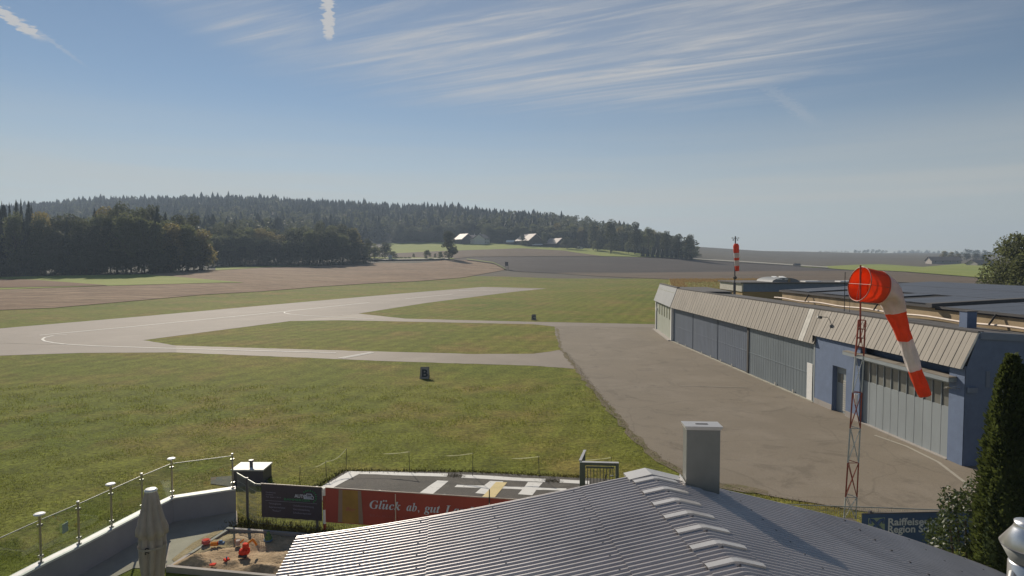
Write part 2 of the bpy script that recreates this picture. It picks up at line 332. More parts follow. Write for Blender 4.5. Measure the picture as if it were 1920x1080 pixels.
M['mesh'] = basic('galvanised_mesh', (0.33, 0.34, 0.3), 0.5, 0.1, 3, metal=0.3)
M['banner_dark'] = basic('banner_dark', (0.055, 0.045, 0.06), 0.6, 0.08, 1)
M['banner_red'] = basic('banner_red', (0.37, 0.06, 0.042), 0.55, 0.12, 1)
M['banner_blue'] = basic('banner_blue', (0.055, 0.1, 0.23), 0.5, 0.08, 1)
M['print_white'] = basic('print_white', (0.62, 0.64, 0.72), 0.6, 0.04)
M['print_dim'] = basic('print_dim', (0.26, 0.25, 0.33), 0.6, 0.04)
M['print_green'] = basic('print_green', (0.05, 0.3, 0.12), 0.6, 0.04)
M['print_beer'] = basic('print_beer', (0.36, 0.2, 0.045), 0.6, 0.2, 2)
M['print_glass'] = basic('print_glass', (0.3, 0.2, 0.15), 0.6, 0.1, 2)
M['print_faint'] = basic('print_faint', (0.4, 0.1, 0.08), 0.6, 0.04)
M['print_logo'] = basic('print_logo', (0.3, 0.38, 0.3), 0.6, 0.06)
M['tape'] = cloth('tape', (0.55, 0.55, 0.33), 0.3)
M['blade'] = leaf_mat('grass_blade', (0.1, 0.13, 0.02), (0.19, 0.185, 0.045), 0.35, (0.3, 0.32, 0.06), 0.5)
M['maize'] = leaf_mat('maize', (0.22, 0.22, 0.07), (0.38, 0.34, 0.12), 0.3, (0.35, 0.32, 0.1), 1.0)
M['tassel'] = leaf_mat('maize_tassel', (0.3, 0.19, 0.08), (0.38, 0.25, 0.1), 0.3, (0.36, 0.24, 0.1), 1.0)
M['leafdark'] = leaf_mat('leaf_dark', (0.02, 0.028, 0.016), (0.036, 0.046, 0.022), 0.3, (0.13, 0.14, 0.07), 0.2)
M['leafmid'] = leaf_mat('leaf_mid', (0.034, 0.044, 0.02), (0.064, 0.074, 0.03), 0.35, (0.2, 0.22, 0.09), 0.25)
M['leafolive'] = leaf_mat('leaf_olive', (0.06, 0.06, 0.022), (0.1, 0.09, 0.035), 0.4, (0.3, 0.25, 0.09), 0.25)
M['leafpale'] = leaf_mat('leaf_pale', (0.09, 0.1, 0.045), (0.15, 0.155, 0.07), 0.35, (0.26, 0.28, 0.1), 0.3)
M['needle'] = leaf_mat('needle', (0.014, 0.021, 0.016), (0.026, 0.034, 0.022), 0.08, (0.04, 0.05, 0.03), 0.2)
M['thuja'] = leaf_mat('thuja_needle', (0.03, 0.05, 0.016), (0.065, 0.09, 0.028), 0.25, (0.13, 0.16, 0.04), 1.6)
M['laurel'] = leaf_mat('laurel_leaf', (0.03, 0.05, 0.02), (0.06, 0.085, 0.03), 0.2, (0.12, 0.16, 0.04), 2.0)
M['laurel'].node_tree.nodes['Principled BSDF'].inputs['Roughness'].default_value = 0.5
M['laurel'].node_tree.nodes['Principled BSDF'].inputs['Specular IOR Level'].default_value = 0.4
M['bark'] = basic('bark', (0.09, 0.07, 0.05), 0.95, 0.25, 4)
M['rooftile'] = basic('pale_barn_roof', (0.42, 0.33, 0.28), 0.65, 0.12, 0.3)
M['rooftile_dark'] = basic('dark_barn_roof', (0.1, 0.085, 0.08), 0.8, 0.15, 0.3)
M['timber'] = basic('dark_timber', (0.07, 0.055, 0.05), 0.9, 0.2, 0.5)

# ---------------------------------------------------------------- terrain
TCOL = {  # column pixel: [(distance, pixel row or None), ...]  None = level with the airfield
 -700: [(100, None), (150, 548), (235, 521), (350, 503), (600, 470), (900, 440)],
 0: [(95, None), (150, 547), (235, 519), (350, 500), (600, 455), (900, 412)],
 190: [(110, None), (160, 538), (235, 515), (350, 495), (600, 450), (900, 396)],
 420: [(130, None), (235, 510), (325, 501), (600, 445), (900, 392)],
 650: [(190, None), (260, 514), (340, 497), (600, 452), (900, 403)],
 740: [(190, None), (290, 507), (400, 487), (520, 472), (620, 457), (900, 407)],
 850: [(220, None), (300, 508), (390, 487), (480, 476), (600, 456), (860, 412)],
 950: [(220, None), (320, 507), (420, 482), (560, 460), (800, 424)],
 1050: [(220, None), (320, 514), (420, 481), (560, 464), (740, 430)],
 1180: [(220, None), (330, 513), (430, 482), (500, 475), (620, 458), (900, 455)],
 1300: [(220, None), (330, 511), (430, 487), (520, 484), (700, 474), (1000, 462)],
 1500: [(230, None), (330, 508), (450, 500), (700, 485), (1200, 471.5)],
 1700: [(230, None), (330, 509), (450, 500), (900, 480), (1500, 474)],
 1920: [(230, None), (330, 511), (450, 500), (900, 481), (1500, 476)],
 2700: [(230, None), (330, 511), (450, 500), (900, 482), (1500, 477)]}
_cols = []
for px in sorted(TCOL):
    ys, zs = [-500.0], [0.0]
    for Y, py in TCOL[px]:
        ys.append(Y); zs.append(0.0 if py is None else D(px, py, Y).z)
    ys += [ys[-1] * 1.5, 9000]; zs += [zs[-1] - 6, zs[-1] - 60]
    _cols.append(((px - CX) / F, np.array(ys), np.array(zs)))
_ct = np.array([c[0] for c in _cols])
def zt_arr(t, Y):
    t = np.clip(np.asarray(t, float), _ct[0], _ct[-1]); Y = np.asarray(Y, float)
    zz = np.array([np.interp(Y, c[1], c[2]) for c in _cols])       # (ncol, n)
    i = np.clip(np.searchsorted(_ct, t) - 1, 0, len(_ct) - 2); f = (t - _ct[i]) / (_ct[i + 1] - _ct[i])
    k = np.arange(len(t)); return zz[i, k] * (1 - f) + zz[i + 1, k] * f
def zt(x, y):
    return float(zt_arr([x / max(y, 1.0)], [y])[0]) if y > 60 else 0.0
_YS = np.concatenate([np.linspace(14, 60, 40), np.geomspace(60.5, 2600, 1400)])
def at(px, py):                                                   # pixel -> point on the terrain
    d = ray(px, py); t = d.x / d.y
    z = zt_arr(np.full(len(_YS), t), _YS); r_ = H + d.z / d.y * _YS; g = r_ - z
    i = int(np.argmax(g < 0))
    if i == 0: i = len(_YS) - 1
    a, b = g[i - 1], g[i]; f = a / (a - b) if a != b else 0
    Y = _YS[i - 1] + (_YS[i] - _YS[i - 1]) * min(max(f, 0), 1)
    return Vector((t * Y, Y, float(zt_arr([t], [Y])[0])))
def build_terrain():
    ts = np.unique(np.concatenate([np.linspace(-1.6, 1.6, 160), np.linspace(-1.0, 1.0, 220), _ct]))
    ys = np.concatenate([np.linspace(-60, 60, 30), np.geomspace(61, 3000, 300)])
    T, Yg = np.meshgrid(ts, ys); X = T * np.maximum(Yg, 60)
    Z = zt_arr(T.ravel(), Yg.ravel()).reshape(T.shape); Z[Yg <= 60] = 0
    V = np.stack([X, Yg, Z], -1).reshape(-1, 3); nx, ny = len(ts), len(ys)
    i = np.arange(ny - 1)[:, None] * nx + np.arange(nx - 1)[None]
    Fq = np.stack([i, i + 1, i + nx + 1, i + nx], -1).reshape(-1, 4)
    me = np_mesh('terrain', V, Fq, M['grass'], True); me.materials.append(M['farfield'])
    yc = V[Fq, 1].mean(1); tcn = (T.ravel()[Fq]).mean(1)
    mi = ((yc > 262) | ((yc > 235) & (tcn > 0.32)) | ((yc > 150) & (tcn < -0.6))).astype(np.int32)
    me.polygons.foreach_set('material_index', mi)
    label(link('ground', me), kind='structure')
build_terrain()
def lerp_pts(pts, x):
    return float(np.interp(x, [p[0] for p in pts], [p[1] for p in pts]))
def strip(name, mat, top, bot, x0, x1, k=1.0, rows=14, step=8):
    """a field draped on the terrain between two boundary lines"""
    n = max(2, int((x1 - x0) / step)); mb = MB()
    for i in range(n + 1):
        px = x0 + (x1 - x0) * i / n; a, b = lerp_pts(bot, px), lerp_pts(top, px)
        if b > a: b = a
        for j in range(rows + 1):
            p = at(px, a + (b - a) * j / rows); mb.v.append((p.x, p.y, p.z + 0.02 + p.y * 0.0005 * k))
    for i in range(n):
        for j in range(rows):
            q = i * (rows + 1) + j; mb.f.append((q, q + rows + 1, q + rows + 2, q + 1)); mb.m.append(0)
    return label(mb.build(name, mat, smooth=True), kind='structure')
L1bot = [(-700, 640), (0, 582), (100, 578), (270, 563), (380, 553), (489, 547), (599, 538), (708, 531), (780, 528), (867, 521), (945, 507)]
darkline = [(-700, 556), (0, 544), (197, 537), (420, 531), (460, 531)]
L1top = [(-700, 524), (0, 520), (140, 517), (270, 515), (340, 511), (404, 507), (489, 502), (642, 497.5), (708, 493.5), (780, 494), (838, 488), (875, 488), (926, 495), (945, 504)]
strip('field', M['brown'], L1top, L1bot, -700, 945, 1.0, 24)
strip('field', M['green'], [(-700, 524), (0, 520.5), (140, 517.5), (270, 515.5), (330, 520), (460, 531)], darkline, -700, 455, 2.0)
strip('field', M['redearth'], [(-700, 528), (0, 525), (60, 526), (130, 531), (200, 536.5)], [(-700, 552), (0, 541), (200, 537)], -700, 200, 3.0, 6)
strip('field', M['green'], [(404, 501), (520, 499.5), (600, 499)], [(404, 508), (520, 501), (600, 499.5)], 404, 600, 2.0, 4)
S2top = [(846, 484.6), (885, 482.4), (970, 481.7), (1060, 481), (1180, 482), (1243, 484), (1340, 490), (1425, 495), (1495, 499.7), (1550, 504), (1594, 507.5), (1653, 508.6), (1700, 511), (1861, 524), (1960, 526)]
S2bot = [(846, 487.5), (875, 488.2), (926, 495), (943, 504), (960, 509), (1040, 513), (1060, 511.5), (1180, 512), (1340, 510.5), (1440, 509), (1594, 508)]
strip('field', M['dark'], S2top, S2bot, 846, 1594, 1.0, 16)
S1top = [(1040, 512.5), (1060, 511.5), (1180, 512), (1340, 510.5), (1440, 509), (1594, 507.7), (1653, 508.6), (1700, 511), (1861, 524), (2500, 530)]
S1bot = [(1040, 513), (1134, 519), (1243, 523.5), (1340, 530), (1500, 534), (2500, 545)]
strip('field', M['midbrown'], S1top, S1bot, 1045, 2500, 1.0, 8)
S4top = [(735, 457), (830, 455), (870, 455), (960, 459), (1040, 465), (1102, 466.4), (1180, 474), (1243, 480), (1340, 487.8)]
S3top = [(735, 476), (846, 471), (940, 468), (977, 466.5), (1060, 471), (1071, 473.4), (1126, 480.8)]
strip('field', M['midbrown'], S3top, [(735, 486), (846, 486.5), (885, 482.5), (970, 481.9), (1060, 481.2), (1126, 481.5)], 735, 1126, 2.0, 8)
strip('field', M['green'], [(735, 457), (830, 455), (870, 455), (960, 459), (1040, 465), (1102, 466.4), (1126, 468.7)], S3top, 720, 1126, 2.0, 12)
strip('field', M['green'], [(1126, 468.7), (1180, 474), (1243, 480), (1320, 487.5)], [(1126, 481.3), (1180, 482.2), (1243, 484.2), (1320, 488.6)], 1126, 1320, 2.0, 6)
strip('field', M['green'], [(690, 484), (770, 484.5), (852, 485.5)], [(690, 489), (770, 488), (838, 487.5), (852, 486.6)], 690, 852, 3.0, 3)
strip('field', M['green'], [(1500, 501.2), (1544, 500.6), (1609, 497.2), (1653, 496.5), (1730, 501.5), (1806, 495.2), (1861, 496), (2100, 497)], [(1500, 501.4), (1550, 503.8), (1594, 507.2), (1653, 508.2), (1700, 510.5), (1861, 523), (2100, 526)], 1500, 2100, 2.0, 8)
def road(name, mat, pts, wpx, k=4.0):
    return strip(name, mat, [(x, y - wpx / 2) for x, y in pts], [(x, y + wpx / 2) for x, y in pts], pts[0][0], pts[-1][0], k, 2)
road('track', M['track'], [(1243, 483.6), (1340, 489.6), (1425, 494.6), (1495, 499.2), (1552, 503.4)], 1.5)
road('track', M['track'], [(670, 487), (720, 489), (840, 487.3)], 1.4, 5)
road('track', M['green'], [(875, 488.2), (926, 495), (943, 504), (948, 507)], 1.2, 5)

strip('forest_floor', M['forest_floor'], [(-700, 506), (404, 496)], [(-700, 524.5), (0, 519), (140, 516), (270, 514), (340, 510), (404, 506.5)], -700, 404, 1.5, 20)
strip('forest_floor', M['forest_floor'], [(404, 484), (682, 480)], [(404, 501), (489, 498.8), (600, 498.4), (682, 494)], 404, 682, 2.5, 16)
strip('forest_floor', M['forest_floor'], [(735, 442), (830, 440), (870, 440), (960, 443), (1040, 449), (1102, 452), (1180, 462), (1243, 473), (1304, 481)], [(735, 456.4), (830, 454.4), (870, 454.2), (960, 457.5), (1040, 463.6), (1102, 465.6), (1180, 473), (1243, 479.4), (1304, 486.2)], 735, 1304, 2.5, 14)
# ---------------------------------------------------------------- paved surfaces and markings
def sheet(name, mat, pts, z, kind='structure', rough_edge=0.0, seed=1, zfun=G, lab=None):
    rg = random.Random(seed); P = [zfun(*p) for p in pts]; out = []
    for a, b in zip(P, P[1:] + P[:1]):
        n = max(1, int((b - a).length / 0.6)) if rough_edge else 1
        nrm = Vector((-(b - a).y, (b - a).x, 0)).normalized()
        for i in range(n):
            q = a.lerp(b, i / n)
            if rough_edge and i: q = q + nrm * rg.uniform(-1, 1) * rough_edge
            out.append((q.x, q.y, z))
    me = bpy.data.meshes.new(name); me.from_pydata(out, [], [tuple(range(len(out)))]); me.materials.append(mat); me.update()
    import bmesh
    bm = bmesh.new(); bm.from_mesh(me); bmesh.ops.triangulate(bm, faces=bm.faces[:])
    for f in bm.faces:
        if f.normal.z < 0: f.normal_flip()
    bm.to_mesh(me); bm.free()
    return label(link(name, me), kind=kind)
RW = [(-700, 677), (0, 616), (270, 593), (510, 571.5), (693, 555.5), (800, 546.5), (870, 541), (905, 538), (1025, 541), (965, 547), (800, 568), (672, 588), (545, 602), (268, 638), (330, 648), (330, 661), (150, 662), (0, 667), (-700, 720)]
sheet('runway', M['runway'], RW, 0.012, rough_edge=0.06)
sheet('taxiway', M['taxi'], [(672, 588), (760, 597.5), (1000, 603.5), (1228, 608), (1228, 617), (1046, 613), (1000, 608), (640, 600.5), (545, 602)], 0.008, rough_edge=0.06, seed=2)
sheet('taxiway', M['taxi'], [(268, 638), (330, 648), (560, 655), (890, 664), (1000, 663.5), (1053, 656), (1080, 692), (1060, 690), (1000, 686), (720, 677), (600, 672), (330, 661)], 0.008, rough_edge=0.08, seed=3)
AP = [(1040, 611), (1228, 614), (1420, 640), (1700, 760), (2300, 800), (2500, 1000), (1880, 990), (1800, 985), (1700, 968), (1560, 950), (1440, 930), (1340, 905), (1280, 890), (1235, 862), (1200, 830), (1165, 790), (1125, 745), (1080, 692), (1053, 656), (1042, 630)]
sheet('apron', M['asphalt'], AP, 0.016, rough_edge=0.10, seed=4)
sheet('verge', M['worn'], [(1043, 616), (1046, 616), (1055, 656), (1083, 692), (1130, 745), (1172, 790), (1208, 830), (1242, 862), (1288, 890), (1282, 894), (1230, 866), (1193, 832), (1158, 792), (1119, 746), (1077, 692), (1050, 656)], 0.020, rough_edge=0.14, seed=5)
sheet('verge', M['worn'], [(1335, 907), (1380, 908), (1440, 921), (1440, 926), (1400, 925), (1350, 916)], 0.021, rough_edge=0.1, seed=8)
sheet('path', M['pad'], [(395, 896), (432, 893), (500, 897), (505, 912), (440, 914), (395, 908)], 0.02, rough_edge=0.06, seed=9)
def line(name, pts, w, z, mat=None):
    mb = MB(); P = [G(*p) for p in pts]
    for i, p in enumerate(P):
        t = (P[min(i + 1, len(P) - 1)] - P[max(i - 1, 0)]).normalized(); n = Vector((-t.y, t.x, 0)) * w / 2
        mb.v += [(p.x + n.x, p.y + n.y, z), (p.x - n.x, p.y - n.y, z)]
    for i in range(len(P) - 1): mb.f.append((2 * i + 1, 2 * i + 3, 2 * i + 2, 2 * i)); mb.m.append(0)
    return label(mb.build(name, mat or M['line']), kind='structure')
line('runway_marking', [(74, 629), (250, 612.5), (400, 597.5), (532, 584.5), (620, 575), (693, 567.5)], 0.32, 0.03)
line('runway_marking', [(760, 560.5), (800, 556.5), (850, 551.5)], 0.3, 0.03)
line('runway_marking', [(125, 627.5), (100, 629.5), (84, 633), (79, 636.5), (84, 640), (100, 643), (125, 646), (180, 649), (300, 653), (460, 657.5), (630, 662)], 0.22, 0.03)
line('runway_marking', [(545, 583.7), (534, 585.2), (533, 587), (545, 589.5), (575, 592), (620, 594.3), (700, 598.5)], 0.22, 0.03)
for dx in (0, 7):
    line('runway_marking', [(635 + dx, 672 + dx * 0.05), (696 + dx * 0.6, 661 + dx * 0.1)], 0.22, 0.03)
line('runway_marking', [(860, 545), (1000, 543.2)], 0.5, 0.03, M['line'])
line('runway_marking', [(0, 643), (60, 645), (125, 646)], 0.12, 0.03, M['wornline'])
line('apron_marking', [(1640, 817), (1700, 838), (1760, 868), (1812, 908), (1830, 925)], 0.13, 0.03, M['wornline'])
line('apron_marking', [(1275, 724), (1400, 727)], 0.08, 0.03, M['wornline'])
PADZ = 0.02
sheet('helipad', M['pad'], [(648, 884), (880, 886), (1100, 897), (1230, 905), (1290, 950), (1000, 948), (560, 938), (600, 915)], PADZ, rough_edge=0.05, seed=11)
def padmark(pts, seed, mat=None, z=0.026): sheet('helipad_marking', mat or M['padline'], pts, z, rough_edge=0.03, seed=seed)
padmark([(655, 884.5), (840, 889), (838, 895), (673, 890)], 1)
padmark([(867, 891), (1023, 899), (1022, 905), (865, 897)], 2)
padmark([(1050, 900), (1105, 903), (1105, 909), (1049, 906)], 3)
padmark([(655, 884.5), (673, 890), (622, 917), (600, 915)], 4)
padmark([(820, 902), (841, 903), (812, 927), (787, 925)], 5)
padmark([(919, 903), (944, 904), (913, 928), (891, 926)], 6, z=0.028)
padmark([(990, 905), (1018, 906), (998, 930), (971, 928)], 7, z=0.028)
padmark([(857, 910), (1062, 917), (1062, 921.5), (852, 914.5)], 8)
padmark([(930, 905), (951, 906), (928, 934), (904, 933)], 9, M['yellow'], 0.032)

# ---------------------------------------------------------------- terrace, sand pit, wall and balustrade
WT = 0.76
wc = [G(x, y, WT) for x, y in ((-420, 1325), (2, 1100), (84, 1057), (155, 1022), (216, 990), (273, 960), (325, 934.5))]
wend = G(442, 917, WT)
din = Vector((1, 0.06, 0)).normalized()
sheet('terrace', M['terrace'], [(325, 972), (444, 958), (446, 984), (427, 992), (395, 1005), (312, 1066), (250, 1066), (180, 1100), (-200, 1300), (-420, 1400), (-420, 1300), (0, 1130)], 0.012)
def build_wall():
    t = thing('retaining_wall', 'low grey rendered wall with white coping along the terrace', 'wall', (wc[-1].x, wc[-1].y, 0))
    line_ = wc + [wend]; th = 0.22
    mb = MB(); cp = MB()
    offs = []
    for i, p in enumerate(line_):
        a = line_[max(i - 1, 0)]; b = line_[min(i + 1, len(line_) - 1)]; d = (b - a).normalized(); offs.append(Vector((-d.y, d.x, 0)))
    for i in range(len(line_) - 1):
        a, b = line_[i], line_[i + 1]; na, nb = offs[i] * th, offs[i + 1] * th
        mb.hexa([(a.x, a.y, 0), (b.x, b.y, 0), (b.x + nb.x, b.y + nb.y, 0), (a.x + na.x, a.y + na.y, 0)],
                [(a.x, a.y, WT - 0.03), (b.x, b.y, WT - 0.03), (b.x + nb.x, b.y + nb.y, WT - 0.03), (a.x + na.x, a.y + na.y, WT - 0.03)])
        oa, ob = offs[i] * -0.03, offs[i + 1] * -0.03; na2, nb2 = offs[i] * (th + 0.03), offs[i + 1] * (th + 0.03)
        q = [(a + oa), (b + ob), (b + nb2), (a + na2)]
        cp.hexa([(v.x, v.y, WT - 0.03) for v in q], [(v.x, v.y, WT + 0.02) for v in q])
    mb.build('wall_body', M['wall'], t); cp.build('coping', M['coping'], t)
    # balustrade
    g = thing('glass_balustrade', 'frameless glass balustrade with steel posts and white disc lamps on the terrace wall', 'balustrade', (wc[-1].x, wc[-1].y, WT))
    mid = [p + o * th * 0.5 for p, o in zip(line_, offs)]
    PH = 1.13
    for i in range(len(mid)):
        p = mid[i]
        if i == len(mid) - 1: p = p - (mid[-1] - mid[-2]).normalized() * 0.08
        m2 = MB(); tall = i in (2, 4, 6)
        m2.tube([(p.x, p.y, WT + 0.02), (p.x, p.y, WT + PH + (0.05 if tall else 0))], 0.028, 10)
        m2.lathe((p.x, p.y, WT + 0.02), [(0.06, 0), (0.06, 0.02), (0.04, 0.03)], 12)
        for zc in (0.18, 0.95): m2.box((p.x, p.y, WT + zc), (0.09, 0.09, 0.06))
        post = m2.build('post', M['steel'], g)
        if tall:
            m3 = MB(); m3.lathe((p.x, p.y, WT + PH + 0.05), [(0.03, 0), (0.06, 0.03), (0.12, 0.04), (0.125, 0.06), (0.1, 0.075), (0.0, 0.08)], 20)
            lm = m3.build('lamp_head', M['white'], g); lm.parent = post
        else:
            m3 = MB(); m3.lathe((p.x, p.y, WT + PH), [(0.035, 0), (0.035, 0.03), (0.0, 0.035)], 12)
            lm = m3.build('post_cap', M['white'], g); lm.parent = post
    for i in range(len(mid) - 1):
        a, b = mid[i], mid[i + 1]; d = (b - a).normalized(); a2, b2 = a + d * 0.05, b - d * 0.05; n = Vector((-d.y, d.x, 0)) * 0.005
        m4 = MB(); q = [a2 - n, b2 - n, b2 + n, a2 + n]
        m4.hexa([(v.x, v.y, WT + 0.08) for v in q], [(v.x, v.y, WT + 1.06) for v in q]); pane = m4.build('glass_pane', M['glass'], g)
        m5 = MB(); m5.tube([(a2.x, a2.y, WT + 1.075), (b2.x, b2.y, WT + 1.075)], 0.012, 6); m5.build('top_rail', M['mesh'], g)
    # bird sticker on the pane
    a, b = mid[2], mid[3]; q = a.lerp(b, 0.62); m6 = MB(); d = (b - a).normalized()
    m6.box((q.x + 0.02, q.y, WT + 0.62), (0.01, 0.2, 0.24)); st = m6.build('window_sticker', M['print_logo'], g)
build_wall()
def build_sandpit():
    z0 = 0.16
    c = [G(427, 988, z0), G(690, 1008, z0), G(560, 1085, z0), G(311, 1062, z0)]
    t = thing('sandpit', 'sandpit filled with raked brown sand inside concrete kerbs', 'sandpit', (c[3].x, c[3].y, 0))
    mb = MB(); w = 0.1
    cen = sum(c, Vector((0, 0, 0))) / 4
    for i in range(4):
        a, b = c[i], c[(i + 1) % 4]; d = (b - a).normalized(); n = Vector((-d.y, d.x, 0))
        if n.dot(cen - a) < 0: n = -n
        e = w if i % 2 == 0 else -0.001
        a2, b2 = a - d * (e - w), b + d * (e - w)
        if i % 2: a2, b2 = a + d * w, b - d * w
        q = [a2, b2, b2 + n * w, a2 + n * w]
        zt_ = z0 if i != 3 else z0 - 0.03
        mb.hexa([(v.x, v.y, 0) for v in q], [(v.x, v.y, zt_) for v in q])
    mb.build('kerb', M['concrete'], t)
    n = 90; mb = MB(); bump = random.Random(3)
    hills = [(bump.random(), bump.random(), bump.uniform(0.02, 0.07), bump.uniform(-0.05, 0.1)) for _ in range(90)]
    for i in range(n + 1):
        for j in range(n + 1):
            u, v = i / n, j / n
            p = (c[0].lerp(c[1], u)).lerp(c[3].lerp(c[2], u), v)
            h = 0.03
            for a, b, r_, k in hills:
                h += k * math.exp(-((u - a) ** 2 + (v - b) ** 2 * 0.7) / (2 * r_ * r_))
            h += bump.uniform(-0.012, 0.012)
            edge = min(u, 1 - u, v, 1 - v) * 8
            mb.v.append((p.x, p.y, 0.03 + h * min(1, edge) + (0.08 if v > 0.3 else 0.03)))
    for i in range(n):
        for j in range(n):
            q = i * (n + 1) + j; mb.f.append((q, q + 1, q + n + 2, q + n + 1)); mb.m.append(0)
    mb.build('sand', M['sand'], t, smooth=True)
build_sandpit()
# sand spilled on the terrace
sheet('sand', M['sand'], [(423, 994), (395, 1010), (330, 1058), (322, 1050), (360, 1020), (400, 998)], 0.02, rough_edge=0.05, seed=21)
def toy(name, lab, px, py, parts):
    p = G(px, py, 0.17); t = thing(name, lab, 'toy', (p.x, p.y, p.z))
    for nm, col, shapes in parts:
        mb = MB()
        for sh in shapes:
            if sh[0] == 'b': mb.box((p.x + sh[1], p.y + sh[2], p.z + sh[3]), sh[4:7])
            if sh[0] == 's': mb.lathe((p.x + sh[1], p.y + sh[2], p.z + sh[3]), [(0.01, 0)] + [(sh[4] * math.sin(a), sh[5] * (1 - math.cos(a))) for a in (0.5, 1.0, 1.6, 2.2, 2.7)] + [(0.005, sh[5] * 2)], 14)
            if sh[0] == 't': mb.tube([(p.x + sh[1], p.y + sh[2], p.z + sh[3]), (p.x + sh[4], p.y + sh[5], p.z + sh[6])], sh[7], 8)
        mb.build(nm, col, t, smooth=False)
TR = basic('toy_red', (0.7, 0.06, 0.03), 0.85, 0.05); TO = basic('toy_orange', (0.75, 0.25, 0.04), 0.85, 0.05); TP = basic('toy_pink', (0.5, 0.12, 0.12), 0.85, 0.05)
TB = basic('toy_blue', (0.12, 0.2, 0.32), 0.85, 0.05); TG = basic('toy_green', (0.12, 0.2, 0.08), 0.5, 0.1); TW = basic('toy_cream', (0.4, 0.34, 0.3), 0.85, 0.05)
for _m in (TR, TO, TP, TB, TG, TW): _m.node_tree.nodes['Principled BSDF'].inputs['Specular IOR Level'].default_value = 0.1
toy('toy_digger', 'bright red toy digger with orange arm in the middle of the sand', 458, 1042, [('body', TR, [('s', 0, 0, 0, 0.15, 0.11), ('b', 0.02, 0, 0.12, 0.2, 0.2, 0.12)]), ('cab', TR, [('b', 0.03, 0.03, 0.26, 0.13, 0.12, 0.14)]), ('arm', TO, [('t', 0.05, 0.05, 0.3, 0.16, 0.2, 0.36, 0.03), ('t', 0.16, 0.2, 0.36, 0.26, 0.2, 0.2, 0.03)]), ('wheel', M['black'], [('t', -0.1, -0.12, 0.04, 0.12, -0.12, 0.04, 0.04)])])
toy('toy_watering_can', 'white and orange toy can just behind the red digger', 448, 1022, [('body', TW, [('t', -0.03, 0, 0, -0.03, 0, 0.14, 0.07)]), ('spout', TO, [('t', 0.03, 0, 0.06, 0.14, 0, 0.16, 0.02)]), ('handle', TO, [('t', -0.1, 0, 0.05, -0.1, 0, 0.17, 0.015)])])
toy('toy_sieve', 'round pink and white sieve at the back left of the sand', 386, 1018, [('rim', TP, [('t', 0, 0, 0, 0.01, 0, 0.09, 0.12)]), ('mesh', TR, [('t', 0.01, 0, 0.09, 0.01, 0, 0.1, 0.08)])])
toy('toy_bucket', 'small orange toy bucket lying beside the pink sieve', 401, 1024, [('bucket', TO, [('t', -0.08, 0, 0.06, 0.1, 0.02, 0.06, 0.06)]), ('handle', TR, [('t', 0.1, 0, 0.06, 0.12, 0.0, 0.14, 0.012)])])
toy('toy_boat', 'dull blue toy boat beside the orange bucket', 414, 1021, [('hull', TB, [('b', 0, 0, 0.04, 0.2, 0.09, 0.06)]), ('cabin', TB, [('b', 0, 0, 0.09, 0.08, 0.06, 0.06)])])
toy('toy_mould', 'small dark red star mould in front of the digger', 425, 1052, [('mould', TR, [('b', 0, 0, 0.04, 0.16, 0.05, 0.05), ('b', 0, 0, 0.045, 0.05, 0.16, 0.05)]), ('grip', TB, [('t', 0, 0, 0.06, 0, 0, 0.12, 0.02)])])
toy('toy_spade', 'little red and white spade near the front kerb', 397, 1060, [('blade', TR, [('b', 0.03, 0, 0.03, 0.14, 0.1, 0.03)]), ('shaft', TW, [('t', -0.02, 0.02, 0.04, -0.1, 0.12, 0.1, 0.015)])])
toy('toy_dinosaur_mound', 'pointed dull green toy cone near the back kerb of the sandpit', 503, 1012, [('cone', TG, [('t', 0, 0, 0, 0, 0, 0.06, 0.11), ('t', 0, 0, 0.06, 0.0, 0, 0.15, 0.08), ('t', 0, 0, 0.15, 0.0, 0, 0.24, 0.045)]), ('rim', TB, [('t', 0, 0, -0.02, 0, 0, 0.02, 0.13)])])
